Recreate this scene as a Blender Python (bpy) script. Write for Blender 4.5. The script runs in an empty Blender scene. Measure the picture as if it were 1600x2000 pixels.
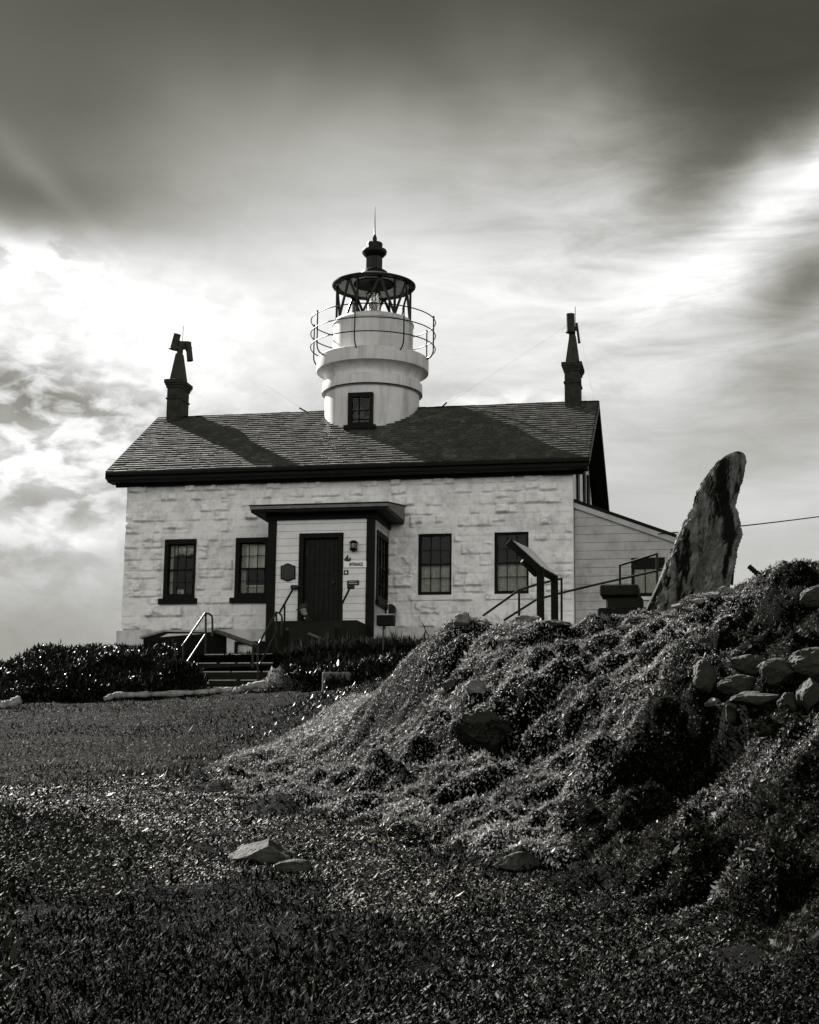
import bpy, bmesh, math, random
import numpy as np
from mathutils import Vector, Matrix
random.seed(7); rng = np.random.default_rng(11)
SC = bpy.context.scene; COL = SC.collection
R = math.radians

# ------------------------------------------------------------------ camera
CF, CYAW, CPITCH, CROLL = 3.001, -.197, .180, .011
CPOS = np.array([16.213, -40.347, -3.133])
FW = np.array([math.sin(CYAW)*math.cos(CPITCH), math.cos(CYAW)*math.cos(CPITCH), math.sin(CPITCH)])
_r = np.array([math.cos(CYAW), -math.sin(CYAW), 0.0]); _u = np.cross(_r, FW)
RT = math.cos(CROLL)*_r + math.sin(CROLL)*_u
UP = -math.sin(CROLL)*_r + math.cos(CROLL)*_u
cam = bpy.data.cameras.new('camera'); co = bpy.data.objects.new('camera', cam); COL.objects.link(co)
cam.sensor_fit = 'VERTICAL'; cam.sensor_height = 24; cam.lens = 24*CF/2.0
cam.clip_end = 20000; cam.clip_start = .1
co.matrix_world = Matrix(((RT[0], UP[0], -FW[0], CPOS[0]), (RT[1], UP[1], -FW[1], CPOS[1]), (RT[2], UP[2], -FW[2], CPOS[2]), (0, 0, 0, 1)))
SC.camera = co
def at(px, py, D):
    return CPOS + D*(FW + RT*(px-800)/(1000*CF) + UP*(1000-py)/(1000*CF))
def onplane(px, py, p0, n):
    d = FW + RT*(px-800)/(1000*CF) + UP*(1000-py)/(1000*CF); n = np.array(n, float)
    return CPOS + d*(((np.array(p0)-CPOS)@n)/(d@n))

# ------------------------------------------------------------------ sky
SUN_AZ = (-.77, .638); SUN_EL = R(34)
w = bpy.data.worlds.new('World'); SC.world = w; w.use_nodes = True
nt = w.node_tree; N = nt.nodes; L = nt.links; N.clear()
def nd(t, **k):
    n = N.new(t)
    for a, b in k.items(): setattr(n, a, b)
    return n
def mth(op, a, b=None, c=None, clamp=False):
    n = nd('ShaderNodeMath', operation=op, use_clamp=clamp)
    for i, v in enumerate((a, b, c)):
        if v is None: continue
        if isinstance(v, (int, float)): n.inputs[i].default_value = v
        else: L.new(v, n.inputs[i])
    return n.outputs[0]
tc = nd('ShaderNodeTexCoord')
# a bearing/height map of the sky dome in radians, looking towards the lighthouse hill
sep = nd('ShaderNodeSeparateXYZ'); L.new(tc.outputs['Generated'], sep.inputs[0])
az = mth('SUBTRACT', mth('ARCTAN2', sep.outputs[0], sep.outputs[1]), CYAW)
el = mth('ARCSINE', sep.outputs[2])
cmb = nd('ShaderNodeCombineXYZ'); L.new(az, cmb.inputs[0]); L.new(el, cmb.inputs[1])
uv = cmb.outputs[0]
def azel(px, py):
    d = FW + RT*(px-800)/(1000*CF) + UP*(1000-py)/(1000*CF); d = d/np.linalg.norm(d)
    return math.atan2(d[0], d[1])-CYAW, math.asin(d[2])
def noise(scale, rot=0, sx=1, sy=1, detail=6, rough=.55, off=0, dist=0):
    m = nd('ShaderNodeMapping'); m.inputs['Rotation'].default_value[2] = rot
    m.inputs['Scale'].default_value = (sx, sy, 1); m.inputs['Location'].default_value = (off, off*.7, off)
    n = nd('ShaderNodeTexNoise'); n.inputs['Scale'].default_value = scale; n.inputs['Detail'].default_value = detail
    n.inputs['Roughness'].default_value = rough; n.inputs['Distortion'].default_value = dist
    L.new(uv, m.inputs[0]); L.new(m.outputs[0], n.inputs['Vector']); return n.outputs['Fac']
warp = noise(5, detail=3, off=3)
warp2 = noise(5, detail=3, off=9)
wv = nd('ShaderNodeCombineXYZ')
L.new(mth('MULTIPLY', mth('SUBTRACT', warp, .5), .09), wv.inputs[0]); L.new(mth('MULTIPLY', mth('SUBTRACT', warp2, .5), .09), wv.inputs[1])
wadd = nd('ShaderNodeVectorMath', operation='ADD'); L.new(uv, wadd.inputs[0]); L.new(wv.outputs[0], wadd.inputs[1])
def blob(px, py, sx, sy, rot, amp):
    """a soft cloud mass centred on a bearing and height, sizes in thousandths of a radian*.333"""
    u, v = azel(px, py)
    s1 = nd('ShaderNodeVectorMath', operation='SUBTRACT'); L.new(wadd.outputs[0], s1.inputs[0]); s1.inputs[1].default_value = (u, v, 0)
    vr = nd('ShaderNodeVectorRotate', rotation_type='Z_AXIS'); L.new(s1.outputs[0], vr.inputs['Vector']); vr.inputs['Angle'].default_value = -R(rot)
    m = nd('ShaderNodeVectorMath', operation='MULTIPLY'); L.new(vr.outputs[0], m.inputs[0]); m.inputs[1].default_value = (3000/sx, 3000/sy, 0)
    d = nd('ShaderNodeVectorMath', operation='DOT_PRODUCT'); L.new(m.outputs[0], d.inputs[0]); L.new(m.outputs[0], d.inputs[1])
    return mth('MULTIPLY', mth('EXPONENT', mth('MULTIPLY', d.outputs['Value'], -1.0)), amp)
#BLOBS
BL = [  # px, py, sx, sy, rot, amp  (rot ccw from horizontal)
 (760, 430, 500, 170, 0, .25), (740, 270, 460, 130, 0, .15), (1130, 330, 220, 130, -50, .15), (780, 560, 420, 130, 0, .12),
 (180, 640, 420, 130, 4, .18), (330, 600, 300, 100, 0, .10), (60, 525, 110, 40, 10, .22), (450, 720, 260, 150, 0, .16),
 (40, 745, 130, 50, 0, -.36), (180, 805, 170, 32, 0, -.22), (60, 905, 190, 50, 20, .14), (60, 845, 100, 30, 0, -.10), (160, 1020, 180, 34, -8, .26), (60, 965, 140, 24, -6, -.16),
 (0, 1240, 300, 110, 0, -.20), (100, 1060, 220, 30, 0, -.08),
 (1000, 620, 330, 220, 0, .14), (1480, 440, 380, 60, 31, .36), (1590, 330, 200, 75, 36, .42), (1330, 540, 300, 60, 15, .12), (1600, 420, 120, 60, 20, .10),
 (1590, 600, 150, 70, 30, -.30), (1560, 760, 160, 50, 10, -.14), (1420, 710, 200, 50, 10, .07), (1480, 900, 260, 60, 12, -.16), (1330, 960, 200, 70, 0, .10), (1560, 1010, 200, 50, 12, .08), (1400, 820, 200, 80, 0, -.06),
 (1390, 190, 420, 130, 20, -.05), (1350, 350, 150, 50, 28, -.07), (120, 390, 300, 80, 0, -.13), (200, 250, 300, 100, 0, -.05), (70, 320, 140, 26, -42, .06), (30, 390, 240, 60, 0, -.06), (1000, 760, 140, 26, 6, .12),
]
u0, v0 = azel(800, 1600); u1, v1 = azel(800, 0)
ramp = nd('ShaderNodeValToRGB'); L.new(mth('DIVIDE', mth('SUBTRACT', el, v0), v1-v0), ramp.inputs[0])
cr = ramp.color_ramp; cr.interpolation = 'B_SPLINE'
ST = [(0, .40), (.22, .42), (.42, .56), (.58, .56), (.68, .43), (.76, .18), (.86, .078), (1, .036)]
cr.elements[0].position = 0; cr.elements[0].color = (ST[0][1],)*3+(1,); cr.elements[1].position = 1; cr.elements[1].color = (ST[-1][1],)*3+(1,)
for p, v in ST[1:-1]:
    e = cr.elements.new(p); e.color = (v, v, v, 1)
acc = ramp.outputs[0]
for b in BL: acc = mth('ADD', acc, blob(*b))
# broken cumulus to the left, long cirrus to the right, a thin fine mottle everywhere
ml = mth('SMOOTH_MIN', blob(150, 850, 560, 420, 0, 1.0), 1.0, .1)
cum = mth('MULTIPLY', mth('SUBTRACT', noise(42, sy=1.8, detail=10, rough=.62, dist=.4), .5), ml)
ci = mth('MULTIPLY', mth('SUBTRACT', noise(16, rot=R(-27), sx=.6, sy=2.6, detail=10, rough=.62, dist=.5, off=5), .5), blob(1480, 520, 620, 420, 0, 1.0))
fi = mth('MULTIPLY', mth('SUBTRACT', noise(11, sy=1.5, detail=10, rough=.5, off=2, dist=.6), .5), .22)
tex = mth('ADD', 1.0, mth('ADD', mth('MULTIPLY', cum, .85), mth('ADD', mth('MULTIPLY', ci, 2.1), fi)))
# the upper limit of the bright cloud deck on the left, and its crisp broken tops
ev = azel(180, 478)[1]; sw = nd('ShaderNodeSeparateXYZ'); L.new(wadd.outputs[0], sw.inputs[0])
lm = mth('MULTIPLY_ADD', mth('SUBTRACT', az, azel(420, 470)[0]), -16.0, .5, clamp=True)
edge = mth('MULTIPLY_ADD', mth('SUBTRACT', mth('ADD', mth('MULTIPLY', sw.outputs[1], .45), mth('MULTIPLY', el, .55)), ev), -34.0, .5, clamp=True)
edge = mth('MULTIPLY', edge, mth('EXPONENT', mth('MULTIPLY', mth('MAXIMUM', mth('SUBTRACT', ev, el), 0.0), -9.0)))
acc = mth('ADD', acc, mth('MULTIPLY', mth('MULTIPLY', edge, lm), .26))
puff = mth('MULTIPLY_ADD', mth('SUBTRACT', noise(34, sy=1.9, detail=10, rough=.54, dist=.3, off=8), .5), 7.0, .5, clamp=True)
pm = mth('ADD', blob(90, 850, 260, 180, 0, 1.0), mth('ADD', blob(60, 505, 110, 40, 0, 1.0), mth('ADD', blob(330, 600, 260, 50, 0, .25), blob(1000, 770, 160, 26, 0, .8))))
acc = mth('ADD', acc, mth('MULTIPLY', mth('MULTIPLY', mth('SUBTRACT', puff, .45), pm), .55))
acc = mth('MULTIPLY', mth('MAXIMUM', acc, .03), tex)
# unseen low bright sky added behind the viewer to fill the shaded front
caz = mth('COSINE', az)
back = mth('MULTIPLY', mth('MULTIPLY_ADD', caz, -.5, .5), mth('MULTIPLY_ADD', caz, -.5, .5))
eg = mth('DIVIDE', mth('SUBTRACT', el, R(19)), R(17)); bel = mth('EXPONENT', mth('MULTIPLY', mth('MULTIPLY', eg, eg), -1.0))
sky = nd('ShaderNodeTexSky', sky_type='NISHITA'); sky.sun_disc = False; sky.sun_elevation = SUN_EL; sky.sun_rotation = math.atan2(SUN_AZ[0], SUN_AZ[1])
bw = nd('ShaderNodeRGBToBW'); L.new(sky.outputs[0], bw.inputs[0])
BACK = 2.25
SKY = .234
lum = mth('ADD', mth('MULTIPLY', bw.outputs[0], .010), mth('ADD', mth('MULTIPLY', acc, mth('SUBTRACT', 1.0, back)), mth('MULTIPLY', mth('MULTIPLY', back, bel), BACK)))
lum = mth('MAXIMUM', lum, 0.0)
tint = nd('ShaderNodeMix', data_type='RGBA'); L.new(mth('MULTIPLY', lum, 1.6, clamp=True), tint.inputs[0])
tint.inputs[6].default_value = (1.03, 1.01, .80, 1); tint.inputs[7].default_value = (1.0, .995, .985, 1)
mulc = nd('ShaderNodeVectorMath', operation='SCALE'); L.new(tint.outputs[2], mulc.inputs[0]); L.new(lum, mulc.inputs['Scale'])
bg = nd('ShaderNodeBackground'); bg.inputs[1].default_value = SKY
L.new(mulc.outputs[0], bg.inputs[0]); wo = nd('ShaderNodeOutputWorld'); L.new(bg.outputs[0], wo.inputs[0])

sl = bpy.data.lights.new('sun', 'SUN'); sl.energy = 5.0; sl.angle = R(.6); sl.color = (1, .98, .95)
so = bpy.data.objects.new('sun', sl); COL.objects.link(so)
sd = Vector((SUN_AZ[0]*math.cos(SUN_EL), SUN_AZ[1]*math.cos(SUN_EL), math.sin(SUN_EL)))
so.rotation_euler = sd.to_track_quat('Z', 'Y').to_euler(); so.location = (-20, 30, 40)
SC.view_settings.view_transform = 'Standard'; SC.view_settings.look = 'None'; SC.view_settings.exposure = 2.1; SC.view_settings.gamma = 1

# ------------------------------------------------------------------ materials
def mat(name, col=.5, rough=.7, var=0, vscale=8, bump=0, bscale=30, spec=.3, metal=0, stain=None, island=0, warm=1, stretch=(1, 1, 1), transl=0):
    m = bpy.data.materials.new(name); m.use_nodes = True; n = m.node_tree; P = n.nodes['Principled BSDF']
    P.inputs['Roughness'].default_value = rough; P.inputs['Specular IOR Level'].default_value = spec; P.inputs['Metallic'].default_value = metal
    def c(v): return (v*1.02, v*1.01, v*(.68+.28*min(1, max(0, (v-.03)/.06))), 1)
    P.inputs['Base Color'].default_value = c(col)
    t = n.nodes.new('ShaderNodeTexCoord'); mp = n.nodes.new('ShaderNodeMapping'); mp.inputs['Scale'].default_value = stretch
    n.links.new(t.outputs['Object'], mp.inputs[0]); last = None
    if var:
        q = n.nodes.new('ShaderNodeTexNoise'); q.inputs['Scale'].default_value = vscale; q.inputs['Detail'].default_value = 8; q.inputs['Roughness'].default_value = .65
        n.links.new(mp.outputs[0], q.inputs['Vector'])
        r = n.nodes.new('ShaderNodeValToRGB'); r.color_ramp.elements[0].position = .3; r.color_ramp.elements[1].position = .7
        r.color_ramp.elements[0].color = c(max(col-var, .001)); r.color_ramp.elements[1].color = c(col+var)
        n.links.new(q.outputs['Fac'], r.inputs[0]); last = r.outputs[0]
    if island:
        g = n.nodes.new('ShaderNodeNewGeometry'); r = n.nodes.new('ShaderNodeValToRGB')
        hi = 1+island*2.2 if island < 1 else 11.0  # at full island a few far paler leaves: sun glints put into colour
        for k, (p_, v_) in enumerate(((0, 1-island), (.75, 1), (1, hi)) if island < 1 else ((0, .05), (.72, .25), (.86, 2.2), (1, hi))):
            e = r.color_ramp.elements[0] if k == 0 else r.color_ramp.elements.new(p_) if p_ < 1 else r.color_ramp.elements[-1]
            e.position = p_; e.color = (v_/hi,)*3+(1,)
        n.links.new(g.outputs['Random Per Island'], r.inputs[0])
        sc_ = n.nodes.new('ShaderNodeVectorMath'); sc_.operation = 'SCALE'; sc_.inputs['Scale'].default_value = hi
        n.links.new(r.outputs[0], sc_.inputs[0])
        x = n.nodes.new('ShaderNodeVectorMath'); x.operation = 'MULTIPLY'
        if last: n.links.new(last, x.inputs[0])
        else: x.inputs[0].default_value = c(col)[:3]
        n.links.new(sc_.outputs[0], x.inputs[1]); last = x.outputs[0]
    if stain:   # stain = (colour, scale, threshold, stretch_z): weathering patches
        q = n.nodes.new('ShaderNodeTexNoise'); q.inputs['Scale'].default_value = stain[1]; q.inputs['Detail'].default_value = 10; q.inputs['Roughness'].default_value = .7
        m2 = n.nodes.new('ShaderNodeMapping'); m2.inputs['Scale'].default_value = (1, 1, stain[3]); m2.inputs['Location'].default_value = (3, 5, 1)
        n.links.new(t.outputs['Object'], m2.inputs[0]); n.links.new(m2.outputs[0], q.inputs['Vector'])
        r = n.nodes.new('ShaderNodeValToRGB'); r.color_ramp.elements[0].position = stain[2]; r.color_ramp.elements[1].position = stain[2]+(stain[4] if len(stain) > 4 else .22)
        r.color_ramp.elements[0].color = (0, 0, 0, 1); r.color_ramp.elements[1].color = (1, 1, 1, 1); n.links.new(q.outputs['Fac'], r.inputs[0])
        x = n.nodes.new('ShaderNodeMix'); x.data_type = 'RGBA'; n.links.new(r.outputs[0], x.inputs[0])
        if last: n.links.new(last, x.inputs[6])
        else: x.inputs[6].default_value = c(col)
        x.inputs[7].default_value = c(stain[0]); last = x.outputs[2]
    if last: n.links.new(last, P.inputs['Base Color'])
    if bump:
        q = n.nodes.new('ShaderNodeTexNoise'); q.inputs['Scale'].default_value = bscale; q.inputs['Detail'].default_value = 6
        n.links.new(mp.outputs[0], q.inputs['Vector'])
        b = n.nodes.new('ShaderNodeBump'); b.inputs['Strength'].default_value = bump; b.inputs['Distance'].default_value = .02
        n.links.new(q.outputs['Fac'], b.inputs['Height']); n.links.new(b.outputs[0], P.inputs['Normal'])
    if transl:
        tr = n.nodes.new('ShaderNodeBsdfTranslucent'); tr.inputs[0].default_value = c(col*1.3)
        if last: n.links.new(last, tr.inputs[0])
        ms = n.nodes.new('ShaderNodeMixShader'); ms.inputs[0].default_value = transl
        n.links.new(P.outputs[0], ms.inputs[1]); n.links.new(tr.outputs[0], ms.inputs[2]); n.links.new(ms.outputs[0], n.nodes['Material Output'].inputs[0])
    return m
M = dict(
 stone=mat('painted_stone', .68, .75, .05, 1.3, .5, 28, stain=(.42, 3.1, .47, .8)),
 plinth=mat('plinth_plaster', .50, .8, .08, 2, .3, 30, stain=(.2, 2.2, .48, .6)),
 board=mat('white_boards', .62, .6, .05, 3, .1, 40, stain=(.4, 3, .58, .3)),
 boardg=mat('grey_boards', .36, .7, .07, 2.5, .15, 40, stain=(.2, 2.5, .5, .5)),
 tower=mat('tower_paint', .52, .5, .04, 1.5, .06, 60, stain=(.28, 3.2, .48, .10)),
 trim=mat('dark_trim', .005, .5, .002, 10, spec=.06), door=mat('dark_door', .007, .5, .004, 6, .1, 20, spec=.08),
 iron=mat('black_iron', .006, .4, .003, 10, spec=.15), roofm=mat('lantern_roof', .010, .4, .006, 6, spec=.18),
 ceil=mat('lantern_ceiling', .16, .6, .05, 5), shingle=mat('shingle', .04, .45, .016, 1.5, .3, 50, spec=1.0, stain=(.022, 1.1, .55, 1), island=.4),
 brick=mat('chimney_brick', .02, .9, .016, 5, .5, 30, stain=(.015, 3, .5, .5)), pot=mat('chimney_pot', .022, .8, .012, 6, .2, 30),
 shed=mat('porch_roof_board', .12, .7, .04, 6, .2, 20), light=mat('light_trim', .5, .6, .05, 4),
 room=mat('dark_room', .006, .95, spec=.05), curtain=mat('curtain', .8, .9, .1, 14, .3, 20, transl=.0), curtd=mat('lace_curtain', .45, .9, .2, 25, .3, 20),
 sash=mat('sash', .005, .5, spec=.06), rail=mat('rail_pipe', .014, .5, .02, 10, spec=.4, metal=.2),
 railb=mat('rail_bar', .008, .4, .004, 10, spec=.2), conc=mat('concrete', .07, .85, .04, 3, .3, 40), concd=mat('dark_concrete', .012, .85, .005, 3, .3, 40, spec=.1),
 nose=mat('lit_nosing', .38, .7, .1, 8), dwood=mat('dark_wood', .006, .7, .003, 5, .3, 20, spec=.08), gwood=mat('grey_wood', .28, .7, .08, 5, .4, 20, stretch=(1, 1, 1)),
 rock=mat('rock', .013, .85, .016, 3, 1.0, 18, stain=(.010, 4, .48, 1)), rockm=mat('mid_rock', .038, .85, .03, 5, 1.0, 26, spec=.1, stain=(.008, 8, .5, 1)), rockl=mat('pale_rock', .095, .85, .08, 4, 1.0, 26, stain=(.03, 7, .5, 1)),
 driftp=mat('driftwood_log', .22, .8, .1, 7, 1.0, 24, spec=.1, stain=(.015, 6, .48, .4)), signw=mat('sign_white', .72, .5), signb=mat('sign_black', .01, .5),
 panel=mat('panel_face', .30, .25, .05, 10, spec=.5), skin=mat('skin', .16, .6), cloth=mat('dark_cloth', .010, .9), cap=mat('cap_cloth', .02, .8), white=mat('white_cloth', .7, .8),
 soil=mat('soil', .0009, 1, .0004, 6, 1.0, 30, spec=.02), core=mat('plant_core', .001, 1, spec=.02), sea=mat('sea', .03, .2, bump=.3, bscale=2),
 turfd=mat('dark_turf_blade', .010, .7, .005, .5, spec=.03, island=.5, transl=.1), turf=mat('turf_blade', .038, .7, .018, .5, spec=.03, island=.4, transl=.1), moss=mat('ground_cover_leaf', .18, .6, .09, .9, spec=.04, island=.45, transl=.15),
 litter=mat('glint_fleck_leaf', .032, .6, .010, .8, spec=.06, island=1), litterd=mat('dark_leaf', .0052, .6, .004, .8, spec=.04, island=1), grass=mat('dark_grass', .0015, .7, .004, .7, spec=.03, island=1, transl=.1),
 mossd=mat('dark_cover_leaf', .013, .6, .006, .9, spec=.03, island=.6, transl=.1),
 hedge=mat('hedge_leaf', .006, .42, .004, 2, spec=.13, island=.7, transl=.12), blade=mat('strap_leaf', .035, .4, .015, 3, spec=.5, island=.6, transl=.25),
)
# glass
g = bpy.data.materials.new('glass'); g.use_nodes = True; n = g.node_tree; n.nodes.clear()
o_ = n.nodes.new('ShaderNodeOutputMaterial'); mx = n.nodes.new('ShaderNodeMixShader'); fr = n.nodes.new('ShaderNodeFresnel'); fr.inputs[0].default_value = 1.35
tr = n.nodes.new('ShaderNodeBsdfTransparent'); tr.inputs[0].default_value = (.85, .86, .82, 1); gl = n.nodes.new('ShaderNodeBsdfGlossy'); gl.inputs['Roughness'].default_value = .03; gl.inputs[0].default_value = (.3, .3, .3, 1)
n.links.new(fr.outputs[0], mx.inputs[0]); n.links.new(tr.outputs[0], mx.inputs[1]); n.links.new(gl.outputs[0], mx.inputs[2]); n.links.new(mx.outputs[0], o_.inputs[0]); M['glass'] = g
g = bpy.data.materials.new('lens_glass'); g.use_nodes = True; P = g.node_tree.nodes['Principled BSDF']; P.inputs['Transmission Weight'].default_value = .9; P.inputs['Roughness'].default_value = .05; P.inputs['Base Color'].default_value = (.9, .9, .86, 1); M['lens'] = g

# ------------------------------------------------------------------ numpy noise
def _h(i, j, s):
    v = np.sin(i*127.1+j*311.7+s*74.7)*43758.5453; return v-np.floor(v)
def vn(x, y, s=0):
    i = np.floor(x); j = np.floor(y); a = x-i; b = y-j; a = a*a*(3-2*a); b = b*b*(3-2*b)
    return (_h(i, j, s)*(1-a)+_h(i+1, j, s)*a)*(1-b)+(_h(i, j+1, s)*(1-a)+_h(i+1, j+1, s)*a)*b
def fbm(x, y, s=0, o=4, g=.5):
    t = 0; amp = 1; tot = 0
    for k in range(o):
        t = t+amp*(vn(x*2**k+k*7.3, y*2**k-k*3.1, s+k)-.5); tot += amp; amp *= g
    return t/tot*2

# ------------------------------------------------------------------ mesh helpers
def tagt(o, label=None, cat=None, group=None, kind=None):
    if label: o['label'] = label
    if cat: o['category'] = cat
    if group: o['group'] = group
    if kind: o['kind'] = kind
    return o
def thing(name, label, cat, loc=(0, 0, 0), group=None):
    o = bpy.data.objects.new(name, None); o.location = Vector(loc); COL.objects.link(o); return tagt(o, label, cat, group)
class MB:
    def __init__(s): s.v = []; s.f = []; s.m = []; s.cur = 0
    def add(s, vs, fs):
        k = len(s.v); s.v += [tuple(float(c) for c in v) for v in vs]; s.f += [[i+k for i in f] for f in fs]; s.m += [s.cur]*len(fs); return s
    def box(s, x0, x1, y0, y1, z0, z1):
        return s.add([(x, y, z) for z in (z0, z1) for y in (y0, y1) for x in (x0, x1)], [(0, 2, 3, 1), (4, 5, 7, 6), (0, 1, 5, 4), (2, 6, 7, 3), (0, 4, 6, 2), (1, 3, 7, 5)])
    def hexa(s, a, b):   # two quads of four corners each
        return s.add(list(a)+list(b), [(3, 2, 1, 0), (4, 5, 6, 7), (0, 1, 5, 4), (1, 2, 6, 5), (2, 3, 7, 6), (3, 0, 4, 7)])
    def bar(s, a, b, w, h, up=(0, 0, 1)):
        a = Vector(a); b = Vector(b); d = (b-a).normalized(); u = Vector(up); x = d.cross(u)
        if x.length < 1e-4: x = d.cross(Vector((0, 1, 0)))
        x.normalize(); y = x.cross(d).normalized(); q = [(-1, -1), (1, -1), (1, 1), (-1, 1)]
        return s.hexa([a+x*w/2*i+y*h/2*j for i, j in q], [b+x*w/2*i+y*h/2*j for i, j in q])
    def tube(s, pts, r, n=8, cap=True, r1=None):
        pts = [Vector(p) for p in pts]; k0 = len(s.v); vs = []; fs = []
        m = len(pts); px = None
        for i, p in enumerate(pts):
            d = (pts[min(i+1, m-1)]-pts[max(i-1, 0)]).normalized()
            if px is None:
                u = Vector((0, 0, 1)) if abs(d.z) < .9 else Vector((0, 1, 0)); x = d.cross(u).normalized()
            else: x = (px-d*px.dot(d)).normalized()
            px = x; y = d.cross(x); rr = r if r1 is None else r+(r1-r)*i/(m-1)
            if isinstance(r, (list, tuple)): rr = r[i]
            vs += [p+(x*math.cos(t)+y*math.sin(t))*rr for t in [2*math.pi*q/n for q in range(n)]]
        for i in range(m-1):
            for q in range(n): fs.append((i*n+q, i*n+(q+1) % n, (i+1)*n+(q+1) % n, (i+1)*n+q))
        if cap: fs += [tuple(range(n))[::-1], tuple((m-1)*n+q for q in range(n))]
        return s.add(vs, fs)
    def lathe(s, prof, c=(0, 0), n=64, flute=None):
        vs = []; fs = []; m = len(prof)
        for i, (r, z) in enumerate(prof):
            for q in range(n):
                t = 2*math.pi*q/n; rr = r*(1+(flute if flute and q % 2 else 0)); vs.append((c[0]+rr*math.cos(t), c[1]+rr*math.sin(t), z))
        for i in range(m-1):
            for q in range(n): fs.append((i*n+q, i*n+(q+1) % n, (i+1)*n+(q+1) % n, (i+1)*n+q))
        return s.add(vs, fs)
    def prism(s, pts, off):
        n = len(pts); o = Vector(off)
        return s.add([Vector(p) for p in pts]+[Vector(p)+o for p in pts], [tuple(range(n))[::-1], tuple(n+i for i in range(n))]+[(i, (i+1) % n, n+(i+1) % n, n+i) for i in range(n)])
    def build(s, name, m, parent=None, smooth=False, bevel=0):
        me = bpy.data.meshes.new(name); me.from_pydata(s.v, [], s.f)
        for q in (m if isinstance(m, list) else [m]): me.materials.append(M[q])
        if isinstance(m, list): me.polygons.foreach_set('material_index', s.m)
        bm = bmesh.new(); bm.from_mesh(me); bmesh.ops.recalc_face_normals(bm, faces=bm.faces)
        if bevel: bmesh.ops.bevel(bm, geom=bm.edges[:], offset=bevel, segments=1, affect='EDGES', clamp_overlap=True)
        bm.to_mesh(me); bm.free()
        if smooth:
            me.polygons.foreach_set('use_smooth', [True]*len(me.polygons)); 
            try: me.set_sharp_from_angle(angle=R(38))
            except Exception: pass
        o = bpy.data.objects.new(name, me); COL.objects.link(o)
        if parent:
            o.parent = parent; o.matrix_parent_inverse = Matrix.Translation(-root_loc(parent))
        return o
def root_loc(o):
    v = Vector((0, 0, 0))
    while o and o.type == 'EMPTY': v = v+o.location; o = o.parent
    return v
def npmesh(name, V, F, m, parent=None, smooth=False, link=True):
    """V (n,3) float, F (k,q) int all same size"""
    me = bpy.data.meshes.new(name); k, q = F.shape
    me.vertices.add(len(V)); me.vertices.foreach_set('co', np.ascontiguousarray(V, dtype=np.float32).ravel())
    me.loops.add(k*q); me.loops.foreach_set('vertex_index', np.ascontiguousarray(F, dtype=np.int32).ravel())
    me.polygons.add(k); me.polygons.foreach_set('loop_start', np.arange(0, k*q, q, dtype=np.int32))
    if smooth: me.polygons.foreach_set('use_smooth', np.ones(k, bool))
    me.update(calc_edges=True); me.materials.append(M[m])
    o = bpy.data.objects.new(name, me); COL.objects.link(o)
    if parent: o.parent = parent; o.matrix_parent_inverse = Matrix.Translation(-root_loc(parent))
    return o

# ------------------------------------------------------------------ terrain
CP = [ # px, py, depth
 # lawn and path on the left
 (0,1372,36.5),(300,1362,36.5),(590,1345,36.5),(-300,1380,36.5),(300,1400,32),(0,1420,31),(550,1385,32),(300,1450,27),(0,1470,26),(-300,1480,26),(250,1500,22),(-100,1520,22),
 (0,1550,18),(250,1560,17.5),(-250,1560,18),(0,1590,15),(150,1610,14),(300,1650,13.2),(60,1600,13.2),(-200,1590,14),(450,1600,15.3),(500,1690,12.8),(250,1740,11.5),(0,1720,11.3),(100,1850,9.6),(-200,1800,10),
 (500,1850,9.8),(800,1850,9.7),(300,2000,7.8),(800,2000,7.7),(1300,2000,7.6),(1700,2000,7.4),(-200,2000,7.8),
 (650,1620,14.3),(700,1700,12.3),(900,1720,11.8),(1100,1800,10.3),(1100,1720,11.5),
 # foot and face of the right mound
 (400,1525,18.5),(560,1560,16.6),(600,1500,19.2),(450,1480,22),(560,1440,25),(650,1390,27),(700,1440,21.5),(750,1340,26),(690,1345,30),
 (780,1550,16.2),(800,1610,14.6),(960,1660,12.9),(1000,1600,14.2),(1000,1540,15.6),(1000,1490,16.6),(800,1470,18.6),(950,1440,17.4),(830,1400,20),
 (900,1370,18.6),(850,1310,21),(780,1325,24.5),(900,1295,20),(850,1240,22.2),(890,1212,22.5),(930,1206,22.5),(960,1250,20.8),(1050,1250,20),(1100,1216,22.6),(1000,1217,22.6),(1180,1228,23.2),
 (1000,1330,18.8),(1100,1400,17),(1100,1330,18.3),(1200,1330,17.5),(1100,1480,15.8),(1200,1420,15.8),(1250,1290,18),(1200,1250,20),(1300,1240,20),(1400,1235,19),(1500,1225,18.6),
 (1200,1560,13.8),(1300,1650,11.8),(1250,1500,14.6),(1300,1400,15.3),(1350,1350,15.6),(1450,1320,15.8),(1550,1300,16),(1650,1290,16),(1450,1395,14.6),(1550,1390,14.3),(1390,1470,14.6),(1450,1500,14.3),(1500,1420,13.6),
 (1380,1560,12.8),(1500,1560,12.2),(1600,1450,12.4),(1650,1500,11.5),(1600,1600,10.6),(1450,1680,10.8),(1600,1740,9.4),(1400,1800,9.9),(1600,1880,8.4),(1800,1700,9),(1850,1450,11.5),
 (1350,1220,24.6),(1250,1226,25.5),(1420,1172,23.5),(1440,1148,23),(1480,1118,22.6),(1530,1098,22),(1600,1088,22),(1700,1082,22),(1550,1150,18.8),(1620,1200,17.6),(1480,1180,20.5),(1650,1150,19),(1850,1120,20),(1850,1280,16),
]
C = np.array([at(*c) for c in CP])
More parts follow.
